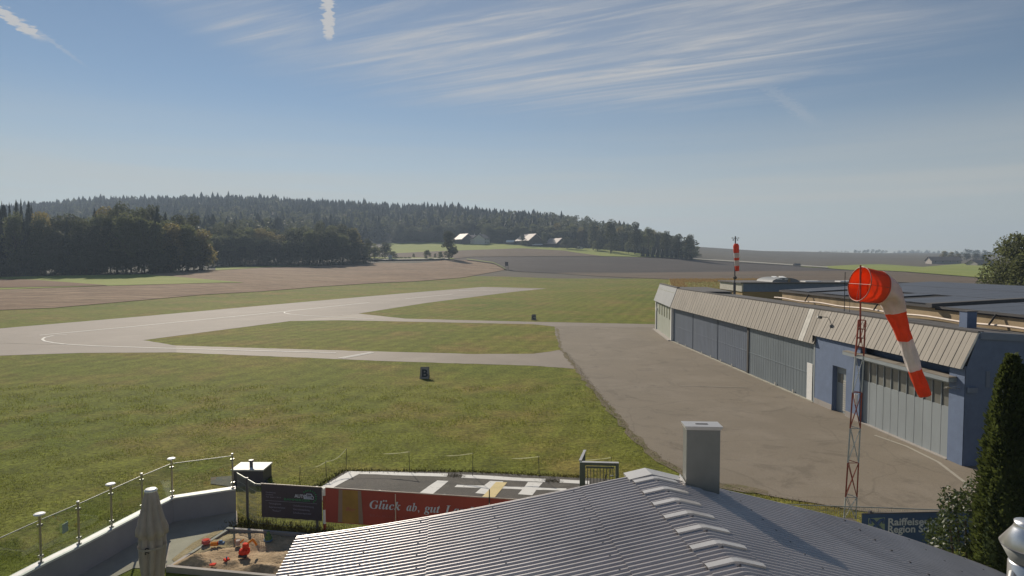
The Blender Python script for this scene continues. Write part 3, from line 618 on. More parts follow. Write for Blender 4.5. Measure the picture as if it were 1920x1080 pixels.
def build_umbrella():
    p = D(289, 1150, 14.0); x0, y0 = p.x, 14.0
    t = thing('closed_parasol', 'closed beige canvas parasol tied with a strap on the terrace', 'parasol', (x0, y0, 0))
    MB().tube([(x0, y0, 0), (x0, y0, 2.85)], 0.028, 10).build('pole', M['steel'], t)
    MB().box((x0, y0, 0.05), (0.7, 0.7, 0.1)).build('base', M['concrete'], t)
    rings = [(0.4, 0.2), (0.9, 0.24), (1.2, 0.27), (1.5, 0.285), (1.75, 0.285), (1.86, 0.265), (1.9, 0.34), (1.98, 0.335), (2.2, 0.27), (2.5, 0.2), (2.76, 0.15), (2.86, 0.125)]
    n = 72; mb = MB(); rr = random.Random(4); ph = [rr.uniform(0, 6.28) for _ in rings]
    for i, (z, r_) in enumerate(rings):
        for k in range(n):
            a = 2 * math.pi * k / n
            f = 0.16 * abs(math.sin(4 * a + 0.4)) ** 0.7 + 0.06 * math.sin(9 * a + z * 2) + 0.05 * math.sin(3 * a + z * 4)
            fold = abs(((a * 8 / (2 * math.pi) + 0.15 * math.sin(z * 3)) % 1) - 0.5) * 2
            k2 = 1 - (0.42 if z < 2.3 else 0.3 if z < 2.7 else 0.1) * fold ** 1.6 + f * 0.12
            rad = r_ * k2
            mb.v.append((x0 + rad * math.cos(a), y0 + rad * math.sin(a), z - (0.08 * abs(math.sin(4 * a + 0.4)) if i in (0, 5, 6) else 0)))
    for i in range(len(rings) - 1):
        for k in range(n): mb.f.append((i * n + k, i * n + (k + 1) % n, (i + 1) * n + (k + 1) % n, (i + 1) * n + k)); mb.m.append(0)
    mb.build('canopy', M['umb'], t, smooth=True)
    MB().lathe((x0, y0, 2.86), [(0.135, -0.01), (0.14, 0.02), (0.11, 0.05), (0.0, 0.07)], 20).build('top_cap', M['white'], t)
    m7 = MB()
    for k in range(40):
        a = 2 * math.pi * k / 40; b = 2 * math.pi * (k + 1) / 40
        m7.add([(x0 + 0.3 * math.cos(a), y0 + 0.3 * math.sin(a), 1.55), (x0 + 0.3 * math.cos(b), y0 + 0.3 * math.sin(b), 1.55), (x0 + 0.3 * math.cos(b), y0 + 0.3 * math.sin(b), 1.6), (x0 + 0.3 * math.cos(a), y0 + 0.3 * math.sin(a), 1.6)], [(0, 1, 2, 3)])
    m7.build('strap', M['umb'], t)
    m8 = MB()                                              # dark curled mark printed on the flap
    for j, (zz, sg) in enumerate(((1.60, 1), (1.55, -1), (1.50, 1))):
        m8.tube([(x0 + 0.04 + 0.04 * math.cos(a), y0 - 0.275, zz + 0.025 * math.sin(a)) for a in np.linspace(0 if sg > 0 else 3.14, (0 if sg > 0 else 3.14) + 4.2, 9)], 0.011, 6)
    m8.build('emblem', M['black'], t)
build_umbrella()

# ---------------------------------------------------------------- text
def text_obj(s, size, mat, parent, origin, ex, ez, name='lettering', shear=0.0, offset=0.0, width=None, proud=0.004):
    cu = bpy.data.curves.new(name, 'FONT'); cu.body = s; cu.size = size; cu.shear = shear; cu.offset = offset; cu.extrude = 0.0015; cu.resolution_u = 3
    tmp = bpy.data.objects.new(name, cu); COL.objects.link(tmp)
    dg = bpy.context.evaluated_depsgraph_get(); me = bpy.data.meshes.new_from_object(tmp.evaluated_get(dg)); bpy.data.objects.remove(tmp)
    ex, ez = Vector(ex).normalized(), Vector(ez).normalized(); ey = ez.cross(ex)
    xs = [v.co.x for v in me.vertices]; k = 1.0
    if width and xs: k = width / (max(xs) - min(xs))
    off = Vector(parent['_w']) if '_w' in parent else parent.location
    for v in me.vertices:
        c = v.co.copy(); v.co = Vector(origin) + ex * c.x * k + ez * c.y - ey * (c.z + proud) * -1 * -1 - off if False else Vector(origin) + ex * (c.x * k) + ez * c.y - ey * (c.z + proud) - off
    me.materials.clear(); me.materials.append(mat)
    return link(name, me, parent)

# ---------------------------------------------------------------- fence with banners
FA, FB = G(479, 988), G(930, 1060)
fa = Vector((-7.9, 18.8, 0)); fdir = (G(938, 934, 1.33) - G(492.7, 906.3, 1.33)).normalized()
fa = Vector((G(479, 905.5, 1.33).x, G(479, 905.5, 1.33).y, 0))
def fp(d, z=0.0, out=0.0):
    n = Vector((fdir.y, -fdir.x, 0)); return fa + fdir * d + n * out + Vector((0, 0, z))
def f_of(px, z=1.35):                                      # distance along the fence seen at a pixel column
    t = (px - CX) / F / (math.cos(PITCH) + 0.36 * -math.sin(PITCH) * 1.0)
    return (t * fa.y - fa.x) / (fdir.x - t * fdir.y)
def build_mesh_fence(name, lab, a, b, h, posts, cellx=0.06, cellz=0.2, topmat=None):
    t = thing(name, lab, 'fence', (a.x, a.y, 0)); d = (b - a); ln = d.length; d.normalize(); mb = MB()
    x = 0
    while x <= ln: p = a + d * x; mb.box((p.x, p.y, h / 2 + 0.03), (0.006, 0.006, h - 0.06)); x += cellx
    z = 0.06
    while z <= h:
        for o in (0,): mb.tube([(a.x, a.y, z), (b.x, b.y, z)], 0.005, 4)
        z += cellz
    mb.build('mesh_panel', M['mesh'], t)
    MB().tube([(a.x, a.y, h), (b.x, b.y, h)], 0.014, 6).build('top_wire', topmat or M['mesh'], t)
    for x in posts:
        p = a + d * x; MB().box((p.x, p.y, h / 2 + 0.02), (0.06, 0.06, h + 0.04)).build('post', M['darkgrey'], t)
    return t
e0 = wend + Vector((0.1, 0, 0))
build_mesh_fence('mesh_fence', 'wire mesh fence panel between the terrace wall and the dark banner', Vector((wend.x + 0.06, wend.y - 0.02, 0)), Vector((fa.x, fa.y, 0)), 1.3, [0.78])
LF = f_of(1080)
fence = build_mesh_fence('mesh_fence', 'long wire mesh fence that carries the dark and the red banner', Vector((fa.x, fa.y, 0)) + fdir * 0.02, Vector((fa.x, fa.y, 0)) + fdir * LF, 1.3, [2.0 * i for i in range(1, int(LF / 2) + 1)])
def banner(name, lab, d0, d1, z0, z1, mat, sag=0.03):
    p = fp(d0, z0, 0.045); t = thing(name, lab, 'banner', (p.x, p.y, p.z)); mb = MB(); n = 40; m = 8; rr = random.Random(int(d0 * 10))
    for i in range(n + 1):
        for j in range(m + 1):
            d = d0 + (d1 - d0) * i / n; z = z0 + (z1 - z0) * j / m
            w = 0.012 * math.sin(i * 0.9) * (1 - j / m) + 0.006 * math.sin(i * 2.1 + j)
            zz = z - (0.012 * abs(math.sin(i * math.pi / 8)) if j == m else 0)
            mb.v.append(tuple(fp(d, zz, 0.045 + w * 0.6)))
    for i in range(n):
        for j in range(m):
            q = i * (m + 1) + j; mb.f.append((q, q + m + 1, q + m + 2, q + 1)); mb.m.append(0)
    mb.build('sheet', mat, t, smooth=True)
    hem = MB(); hem.tube([fp(d0, z1 + 0.012, 0.045), fp(d1, z1 + 0.012, 0.045)], 0.014, 6); hem.build('hem', M['pipe'], t)
    return t
d0, d1 = f_of(492), f_of(605); b1 = banner('advertising_banner', 'dark violet advertising banner with AUTO and a car emblem on the fence', d0, d1, 0.30, 1.33, M['banner_dark'])
bw = d1 - d0
def on(t_, s_, u, z, size, mat, width=None, **k):         # text on a banner at (u metres, z metres)
    return text_obj(s_, size, mat, t_, fp(u, z, 0.060), fdir, (0, 0, 1), width=width, **k)
on(b1, 'AUTO', d0 + bw * 0.56, 0.985, 0.14, M['print_white'], bw * 0.2, offset=0.004)
on(b1, 'BAMMERGER', d0 + bw * 0.38, 0.875, 0.1, M['print_green'], bw * 0.43)
on(b1, 'Handenberg', d0 + bw * 0.08, 1.07, 0.06, M['print_dim'], bw * 0.16)
on(b1, 'Ort Innkreis', d0 + bw * 0.08, 1.0, 0.06, M['print_dim'], bw * 0.12)
on(b1, 'Tel. 0664 / 3814', d0 + bw * 0.08, 0.925, 0.06, M['print_dim'], bw * 0.25)
MB().box(tuple(fp(d0 + bw * 0.5, 0.83, 0.064)), (bw * 0.85, 0.006, 0.01), Matrix.Rotation(math.atan2(fdir.y, fdir.x), 3, 'Z')).build('ruled_line', M['print_dim'], b1)
for s_, u, z, w in (('Fahrzeughandel', 0.13, 0.72, 0.2), ('Reparaturwerkstatt', 0.13, 0.61, 0.27), ('"Pickerl"', 0.18, 0.50, 0.15), ('Unfallinstandsetzung', 0.53, 0.70, 0.34), ('Getriebespülung', 0.53, 0.59, 0.27), ('Scheibenreparatur', 0.53, 0.48, 0.3)):
    on(b1, s_, d0 + bw * u, z, 0.085, M['print_dim'], bw * w)
def car_emblem():
    c = d0 + bw * 0.79; mb = MB(); pts = [(-0.15, 0.0), (-0.13, 0.07), (-0.09, 0.085), (-0.06, 0.15), (0.09, 0.15), (0.12, 0.085), (0.16, 0.07), (0.16, 0.0)]
    P = [fp(c + x, 0.965 + z, 0.066) for x, z in pts]; mb.tube(P + [P[0]], 0.012, 6); mb.tube([fp(c - 0.1, 1.0, 0.066), fp(c + 0.1, 1.0, 0.066)], 0.014, 6); mb.tube([fp(c - 0.09, 1.05, 0.066), fp(c + 0.12, 1.05, 0.066)], 0.01, 6)
    mb.build('car_emblem', M['print_white'], b1)
    g = MB()
    for k in range(11):
        a = -0.9 + k * 0.33; g.tube([fp(c + 0.02 + 0.2 * math.cos(a), 1.03 + 0.17 * math.sin(a), 0.062), fp(c + 0.02 + 0.25 * math.cos(a), 1.03 + 0.215 * math.sin(a), 0.062)], 0.014, 5)
    g.build('gear_emblem', M['print_green'], b1)
car_emblem()
r0, r1 = f_of(612), f_of(1010); b2 = banner('advertising_banner', 'long red beer banner reading Glück ab, gut Land on the fence', r0, r1, 0.28, 1.33, M['banner_red'])
def fpoly(t_, name, pts, out, mat):
    mb = MB(); P = [fp(d, z, out) for d, z in pts]; mb.add(P, [tuple(range(len(P)))]); return mb.build(name, mat, t_)
g0, g1 = f_of(636), f_of(680); gm = (g0 + g1) / 2; gw = (g1 - g0)
fpoly(b2, 'beer_glass', [(g0 - 0.02, 0.31), (g1 + 0.04, 0.31), (g1 - 0.02, 1.31), (g0 + 0.02, 1.31)], 0.060, M['print_glass'])
fpoly(b2, 'beer', [(g0 + 0.12, 0.31), (g1 - 0.1, 0.31), (g1 - 0.12, 1.31), (g0 + 0.14, 1.31)], 0.064, M['print_beer'])
on(b2, 'Bier', g0 + gw * 0.3, 0.68, 0.17, M['print_faint'], gw * 0.45, shear=0.3, proud=0.008)
def mi(s_):                                                # mathematical bold italic letters, a serif italic
    o = ''
    for ch in s_:
        if 'A' <= ch <= 'Z': o += chr(0x1D468 + ord(ch) - 65)
        elif 'a' <= ch <= 'z': o += chr(0x1D482 + ord(ch) - 97)
        else: o += ch
    return o
u = f_of(694)
on(b2, mi('Gluck'), u, 0.80, 0.36, M['print_white'], f_of(752) - u)
uu = f_of(694) + (f_of(752) - f_of(694)) * 0.47
for dx in (0, 0.075): MB().box(tuple(fp(uu + dx, 1.055, 0.064)), (0.04, 0.006, 0.045)).build('umlaut_dot', M['print_white'], b2)
on(b2, mi('ab,'), f_of(764), 0.80, 0.36, M['print_white'], f_of(788) - f_of(764))
on(b2, mi('gut'), f_of(798), 0.80, 0.36, M['print_white'], f_of(828) - f_of(798))
on(b2, mi('Land'), f_of(836), 0.80, 0.36, M['print_white'], f_of(890) - f_of(836))
on(b2, 'BRAUKUNST AUF HÖCHSTER STUFE', f_of(694), 0.55, 0.11, M['print_faint'], f_of(860) - f_of(694))
def striped_post(name, lab, d, z0, z1, bands, out=0.08, r_=0.025):
    p = fp(d, 0, out); t = thing(name, lab, 'post', (p.x, p.y, 0)); n = len(bands)
    for i, mk in enumerate(bands):
        a = z0 + (z1 - z0) * i / n; b = z0 + (z1 - z0) * (i + 1) / n
        MB().tube([(p.x, p.y, a), (p.x, p.y, b - 0.002)], r_, 10).build('band', M[mk], t)
striped_post('striped_post', 'short post with red and white bands between the two banners', f_of(608.5), 0, 1.3, ['red', 'white', 'white', 'red', 'red', 'white'], 0.0, 0.05)
striped_post('marker_pole', 'thin pale orange pole in front of the lettering Glück', f_of(744), 0.0, 1.3, ['pipe', 'pipe', 'pipe'], 0.11, 0.014)
striped_post('marker_pole', 'thin pole standing before the yellow paint on the helipad', f_of(919), 0.0, 1.62, ['pipe', 'pipe', 'pipe', 'black'], 0.11, 0.016)

# gate with green-grey frame beyond the banners
def build_gate():
    Y0 = 20.2; zt_ = D(1087, 866, Y0).z; a = D(1087, 866, Y0); b = D(1160, 869, Y0 - 0.1)
    t = thing('garden_gate', 'dark green grey steel gate frame with upright bars beside the ridge', 'gate', (a.x, a.y, 0))
    ax = Vector((b.x - a.x, b.y - a.y, 0)); ln = ax.length; ax.normalize(); rot = Matrix.Rotation(math.atan2(ax.y, ax.x), 3, 'Z')
    def P(d, z, o=0): return Vector((a.x, a.y, 0)) + ax * d + Vector((ax.y, -ax.x, 0)) * o + Vector((0, 0, z))
    mb = MB(); mb.box(P(0.09, zt_ / 2), (0.18, 0.16, zt_), rot); mb.build('gate_post', M['gate'], t)
    mb = MB(); mb.box(P(ln - 0.05, zt_ / 2), (0.1, 0.12, zt_), rot); mb.build('gate_post', M['gate'], t)
    mb = MB(); mb.box(P(ln / 2 + 0.04, zt_ - 0.05), (ln - 0.29, 0.1, 0.09), rot); mb.build('lintel', M['gate'], t)
    mb = MB(); mb.box(P(ln / 2 + 0.04, zt_ + 0.006), (ln - 0.08, 0.14, 0.012), rot); mb.build('lintel_trim', M['capmetal'], t)
    leaf = MB(); leaf.box(P(ln / 2 + 0.03, zt_ - 0.16, 0.03), (ln - 0.36, 0.05, 0.05), rot); leaf.box(P(ln / 2 + 0.03, 0.15, 0.03), (ln - 0.36, 0.05, 0.05), rot)
    for k in range(9): leaf.box(P(0.26 + (ln - 0.45) * k / 8, zt_ / 2, 0.03), (0.022, 0.022, zt_ - 0.3), rot)
    lf = leaf.build('gate_leaf', M['gate'], t)
    h = MB().box(P(ln - 0.22, 1.0, -0.06), (0.12, 0.05, 0.04), rot).build('handle', M['steel'], t); h.parent = lf
    q = MB(); q.tube([P(0.78, 0.6, 0.1), P(0.86, 1.1, 0.1)], 0.02, 6); q.box(P(0.7, 0.35, 0.15), (0.2, 0.12, 0.6), rot); q.build('latch_box', M['darkgrey'], t)
    w = thing('gate_leaf_open', 'second gate leaf standing open and pointing away behind the gate frame', 'gate', (a.x, a.y, 0))
    c = D(1096, 856.5, Y0 + 1.15); d = Vector((c.x - a.x, c.y - a.y, 0)); l2 = d.length; d.normalize(); m2 = MB()
    r2 = Matrix.Rotation(math.atan2(d.y, d.x), 3, 'Z')
    s0 = Vector((a.x, a.y, 0)) + d * 0.1
    m2.box(s0 + d * l2 / 2 + Vector((0, 0, zt_ - 0.03)), (l2, 0.05, 0.05), r2); m2.box(s0 + d * l2 / 2 + Vector((0, 0, 0.15)), (l2, 0.05, 0.05), r2)
    for k in range(9): m2.box(s0 + d * (l2 * k / 8) + Vector((0, 0, zt_ / 2)), (0.03, 0.03, zt_ - 0.1), r2)
    m2.build('frame', M['gate'], w)
    m3 = MB(); m3.box(s0 + d * l2 / 2 + Vector((0, 0, zt_ + 0.01)), (l2, 0.09, 0.02), r2); m3.build('top_rail', M['capmetal'], w)
build_gate()
# equipment box
def build_box():
    p = G(462, 908); x, y = p.x, p.y + 0.5
    t = thing('equipment_box', 'dark grey ground box with pale lid and short vent pipe on the grass', 'box', (x, y, 0))
    MB().box((x, y, 0.23), (1.15, 0.8, 0.46)).build('body', M['darkgrey'], t)
    MB().box((x, y, 0.49), (1.2, 0.86, 0.05)).build('lid', M['coping'], t)
    v = MB(); v.lathe((x + 0.02, y - 0.1, 0.515), [(0.06, 0), (0.06, 0.2), (0.09, 0.2), (0.09, 0.26), (0.0, 0.27)], 14); v.build('vent_pipe', M['darkgrey'], t)
build_box()
# tape fence on thin rods
tp = [(562, 875, 905), (612, 864, 894), (649, 841, 879), (768, 846, 884), (886, 849, 893), (1011, 855, 895), (1145, 857, 888)]
tops = []
for i, (x, yt, yb) in enumerate(tp):
    p = G(x, yb); h = D(x, yt, p.y).z
    t = thing('fence_rod', 'thin rusty rod number of the tape fence', 'rod', (p.x, p.y, 0), 'rods of the tape fence round the helipad')
    t['label'] = ['thin rod nearest the dark ground box, carrying tape', 'thin rod between the dark banner and the corner of the helipad', 'thin rod at the high end of the steep tape by the helipad corner', 'thin rod behind the plain left half of the helipad', 'thin rod behind the first letter bar of the helipad', 'thin leaning rod behind the second letter bar of the helipad', 'thin rod behind the green grey gate'][i]
    MB().tube([(p.x, p.y, 0), (p.x + 0.02 * (-1) ** i, p.y, h)], 0.011, 5).build('rod', M['black'], t)
    tops.append(Vector((p.x, p.y, h)))
for i, lab in enumerate(['slack yellow tape between the two rods left of the helipad corner', 'low yellow tape running up to the helipad corner rod', 'loose end of yellow tape blowing at the middle rod', 'yellow tape sagging behind the helipad letter bars', 'yellow tape close to the leaning rod', 'yellow tape ending behind the green grey gate']):
    a, b = tops[i], tops[i + 1]; mb = MB(); n = 14; f0 = 0.0
    for k in range(n + 1):
        f = f0 + (1 - f0) * k / n; q = a.lerp(b, f); sag = 0.13 * 4 * f * (1 - f)
        w = 0.003 + (0.006 + 0.010 * abs(math.sin(k * 0.9 + i))) * (f > 0.6 if i not in (1,) else 1)
        mb.v += [(q.x, q.y, q.z - sag - 0.02 + w), (q.x + 0.01, q.y + 0.01, q.z - sag - 0.02 - w)]
    for k in range(n): mb.f.append((2 * k, 2 * k + 2, 2 * k + 3, 2 * k + 1)); mb.m.append(0)
    label(mb.build('barrier_tape', M['tape']), lab, 'tape')
# sign letters on the field
def field_sign(letter, px, py, Y=None, h=0.75, w=0.62, lab=''):
    p = G(px, py); t = thing('taxiway_sign', lab, 'sign', (p.x, p.y, 0))
    mb = MB(); s = h
    mb.hexa([(p.x - w / 2, p.y - 0.02, 0.0), (p.x + w / 2, p.y - 0.02, 0.0), (p.x + w / 2, p.y + 0.03, 0), (p.x - w / 2, p.y + 0.03, 0)],
            [(p.x - w * 0.42, p.y + 0.2, s), (p.x + w * 0.42, p.y + 0.2, s), (p.x + w * 0.42, p.y + 0.24, s), (p.x - w * 0.42, p.y + 0.24, s)])
    mb.build('board', M['concrete'], t)
    fr = MB(); fr.tube([(p.x - w / 2 - 0.02, p.y - 0.03, 0), (p.x - w * 0.43 - 0.02, p.y + 0.19, s + 0.03)], 0.018, 6); fr.tube([(p.x + w / 2 + 0.02, p.y - 0.03, 0), (p.x + w * 0.43 + 0.02, p.y + 0.19, s + 0.03)], 0.018, 6)
    fr.tube([(p.x - w * 0.43, p.y + 0.6, 0), (p.x - w * 0.43, p.y + 0.22, s)], 0.018, 6); fr.tube([(p.x + w * 0.43, p.y + 0.6, 0), (p.x + w * 0.43, p.y + 0.22, s)], 0.018, 6)
    fr.tube([(p.x - w * 0.43, p.y + 0.24, s + 0.02), (p.x + w * 0.43, p.y + 0.24, s + 0.02)], 0.018, 6); fr.build('stand', M['darkgrey'], t)
    ez = Vector((0, 0.22, s)).normalized()
    text_obj(letter, h * 0.98, M['black'], t, Vector((p.x - w * 0.36, p.y + 0.02, h * 0.16)), (1, 0, 0), ez, offset=0.02, width=w * 0.66, proud=0.015)
field_sign('B', 796, 710, lab='grey board with black letter B standing on the grass')
field_sign('C', 1001, 600, lab='small dark board with letter C beside the far taxiway', h=0.72, w=0.6)

# ---------------------------------------------------------------- clubhouse roof in the foreground
ZR = 4.2; Rp = G(1215, 890, ZR); rdir = Vector((-0.110, 0.994, 0)).normalized(); sdir = Vector((rdir.y, -rdir.x, 0))   # along the ridge, to the right
WLf, WRt = 6.37, 7.6; SL, SR_ = 0.141, 0.30; LEN = 15.0
def RP(s, w, h=0.0):                                       # s back along the ridge from its far end, w to the right, h above the slope
    p = Rp - rdir * s + sdir * w
    if w > 0: z = ZR - w * float(np.interp(w, [0, 1.38, 4.12, 7.19, 8.2], [0.26, 0.26, 0.27, 0.312, 0.33]))
    else: u_ = -w / WLf; z = ZR + w * SL - 0.085 * 4 * u_ * (1 - u_) * (0.6 + 0.6 * u_)
    k = SR_ if w > 0 else -SL; n = (Vector((0, 0, 1)) + sdir * k).normalized()
    return Vector((p.x, p.y, z)) + n * h
def build_clubhouse():
    c = Rp - rdir * LEN / 2
    t = thing('clubhouse', 'low building with a grey corrugated metal gable roof in the foreground', 'building', (c.x, c.y, 0))
    pitch = 0.102; prof = [(0, 0), (0.038, 0), (0.046, 0.034), (0.052, 0.044), (0.062, 0.046), (0.074, 0.044), (0.084, 0.026)]
    nrib = int(LEN / pitch)
    pf = [(i * pitch + a, h) for i in range(nrib) for a, h in prof]
    roof = bpy.data.objects.new('roof', None)
    mb = MB()
    def slope(ws, lift):
        base = len(mb.v)
        for w in ws:
            for s_, h in pf: mb.v.append(tuple(RP(s_, w, h + lift)))
        n = len(pf)
        for j in range(len(ws) - 1):
            for i in range(n - 1):
                a = base + j * n + i; f = (a, a + 1, a + n + 1, a + n); mb.f.append(f if ws[1] > ws[0] else f[::-1]); mb.m.append(0)
    # overlapping sheets from eave to ridge
    for a, b, l in ((-WLf, -3.95, 0.0), (-4.05, -1.18, 0.012), (-1.3, -0.02, 0.024)): slope([a + (b - a) * k_ / 6 for k_ in range(7)], l)
    for a, b, l in ((WRt, 3.6, 0.0), (3.7, 1.0, 0.012), (1.1, 0.02, 0.024)): slope([a + (b - a) * k_ / 6 for k_ in range(7)], l)
    sc = mb; rr = random.Random(2)
    for w in (-6.15, -5.1, -4.2, -2.9, -1.42, 1.5, 3.85, 5.2, 6.4):
        for i in range(1, nrib, 4):
            s_ = i * pitch + 0.056; l = 0.0 if abs(w) > 4 else 0.012
            p = RP(s_, w + rr.uniform(-0.02, 0.02), 0.036 + l); sc.box(p + Vector((0, 0, 0.003)), (0.026, 0.026, 0.02), mi=1)
    ro = mb.build('roof', [M['roofmetal'], M['screw']], t)
    # ridge cap: ribbed, a broad flat pan every fourth rib
    cap = MB(); pf2 = []
    for i in range(2, nrib):
        o_ = i * pitch
        if i % 5 == 3: pf2 += [(o_ + 0.012, 0.0, 0), (o_ + 0.028, 0.06, 1)]
        elif i % 5 == 4: pf2 += [(o_ + 0.034, 0.06, 1), (o_ + 0.048, 0.0, 0)]
        else: pf2 += [(o_ + a_, h_, 0) for a_, h_ in prof]
    ws = [-0.38, -0.2, -0.02, 0.02, 0.2, 0.38]
    for w in ws:
        for s_, h, _ in pf2:
            q = RP(s_, w, h + 0.037)
            cap.v.append(tuple(q))
    n = len(pf2)
    for j in range(len(ws) - 1):
        for i in range(n - 1):
            a = j * n + i; cap.f.append((a, a + n, a + n + 1, a + 1)[::-1]); cap.m.append(1 if pf2[i][2] and pf2[i + 1][2] else 0)
    o = cap.build('ridge_cap', [M['roofmetal'], M['capmetal']], t); o.parent = ro
    # verge flashing on the far gable and hip plate at the top of the ridge
    vg = MB()
    vg.hexa([RP(-0.14, -0.42, 0.03), RP(-0.14, 0, 0.05), RP(0.25, 0, 0.06), RP(0.25, -0.42, 0.04)], [RP(-0.14, -0.42, 0.075), RP(-0.14, 0, 0.085), RP(0.25, 0, 0.1), RP(0.25, -0.42, 0.09)])
    vg.hexa([RP(-0.14, 0, 0.05), RP(-0.14, 0.8, 0.03), RP(0.2, 0.8, 0.05), RP(0.25, 0, 0.06)], [RP(-0.14, 0, 0.085), RP(-0.14, 0.8, 0.07), RP(0.2, 0.8, 0.08), RP(0.25, 0, 0.1)])
    o = vg.build('ridge_end_plate', M['capmetal'], t); o.parent = ro
    ed = MB()
    ed.tube([RP(-0.02, -WLf + (WLf - 0.05) * k_ / 20, 0.02) for k_ in range(21)] , 0.02, 6); o = ed.build('verge_trim', M['roofmetal'], t); o.parent = ro; ed = MB(); ed.tube([RP(-0.02, WRt - (WRt - 0.05) * k_ / 20, 0.02) for k_ in range(21)], 0.02, 6)
    o = ed.build('verge_trim', M['roofmetal'], t); o.parent = ro
    gt = MB(); gt.tube([RP(-0.05, -WLf - 0.0, -0.03), RP(LEN, -WLf - 0.0, -0.03)], 0.03, 8); o = gt.build('eave_trim', M['capmetal'], t); o.parent = ro
    # walls
    wl = MB(); a, b, c2, d = RP(0.5, -WLf + 0.5), RP(0.5, WRt - 0.6), RP(LEN - 0.4, WRt - 0.6), RP(LEN - 0.4, -WLf + 0.5)
    rt, rb = RP(0.5, 0), RP(LEN - 0.4, 0); e = Vector((0, 0, 0.06))
    vs = [Vector((p.x, p.y, 0)) for p in (a, b, c2, d)] + [p - e for p in (a, b, c2, d)] + [rt - e, rb - e]
    wl.add(vs, [(0, 1, 5, 8, 4), (1, 2, 6, 5), (2, 3, 7, 9, 6), (3, 0, 4, 7)]); wl.build('wall', M['render_white'], t)
    # chimney
    base = D(1314, 905, 11.15); bx, by = base.x, base.y; w = 0.60; dp = 0.30; ztop = D(1314, 798, 11.15).z
    rz = Matrix.Rotation(math.atan2(sdir.y, sdir.x) - R(10), 3, 'Z')
    MB().box((bx, by, (2.9 + ztop) / 2), (w, dp, ztop - 2.9), rz).build('chimney', M['chimney'], t)
    ch = [o for o in t.children if o.name.startswith('chimney')][0]
    cp = MB(); cp.box((bx, by, ztop + 0.015), (w + 0.07, dp + 0.07, 0.03), rz); cp.box((bx, by, ztop - 0.02), (w + 0.03, dp + 0.03, 0.038), rz)
    o = cp.build('chimney_cap', M['capmetal'], t); o.parent = ch
    o = MB().box((bx, by, ztop + 0.034), (0.22, 0.05, 0.006), rz).build('chimney_slot', M['screw'], t); o.parent = ch
    fl = MB(); zb = RP(0.5, (Vector((bx, by, 0)) - Rp).dot(sdir)).z
    fl.box((bx - 0.34, by, zb + 0.09), (0.02, dp + 0.14, 0.26), rz); fl.box((bx, by + dp / 2 + 0.02, zb + 0.05), (w + 0.1, 0.02, 0.25), rz)
    o = fl.build('flashing', M['capmetal'], t); o.parent = ch
build_clubhouse()
def build_cowl():
    p = D(1928, 1080, 5.0); x, y = p.x, 5.0
    def Z(py): return D(1928, py, 5.0).z
    t = thing('vent_cowl', 'shiny conical steel vent cowl at the lower right corner', 'vent', (x, y, RP((Rp - Vector((x, y, ZR))).dot(rdir), (Vector((x, y, ZR)) - Rp).dot(sdir)).z))
    MB().lathe((x, y, 0), [(0.196, Z(1026)), (0.203, Z(1022)), (0.115, Z(992)), (0.104, Z(986)), (0.108, Z(980)), (0.0, Z(979))], 40).build('hood', M['stainless'], t, True)
    MB().lathe((x, y, 0), [(0.13, Z(1054)), (0.192, Z(1027)), (0.0, Z(1026.5))], 40).build('cup', M['chimney'], t, True)
    MB().lathe((x, y, 0), [(0.14, 1.4), (0.14, Z(1058)), (0.125, Z(1054))], 40).build('pipe', M['stainless'], t, True)
    MB().tube([(x - 0.14, y, Z(1072)), (x - 0.2, y - 0.06, Z(1080)), (x - 0.35, y - 0.1, Z(1090))], 0.018, 8).build('clamp', M['white'], t)
build_cowl()

# ---------------------------------------------------------------- hangar row
P4 = G(1775, 862); P1 = G(1259, 639.6); hd = (P1 - P4); HL = hd.length; hd.normalize(); hn = Vector((-hd.y, hd.x, 0))
if hn.x > 0: hn = -hn
def FP(s, n, z): return P4 + hd * s + hn * n + Vector((0, 0, z))
def S_(px, n=0.0):
    t = math.tan(0) + (px - CX) / F / math.cos(PITCH); o = P4 + hn * n
    return (t * o.y - o.x) / (hd.x - t * hd.y)
HROT = Matrix.Rotation(math.atan2(hd.y, hd.x), 3, 'Z')
def hslab(mb, s0, s1, n0, n1, z0, z1, mi=0, z1b=None):
    """box in the facade frame"""
    zb = z1 if z1b is None else z1b
    mb.hexa([FP(s0, n0, z0), FP(s1, n0, z0), FP(s1, n1, z0), FP(s0, n1, z0)], [FP(s0, n0, z1), FP(s1, n0, z1), FP(s1, n1, zb), FP(s0, n1, zb)], mi); return mb
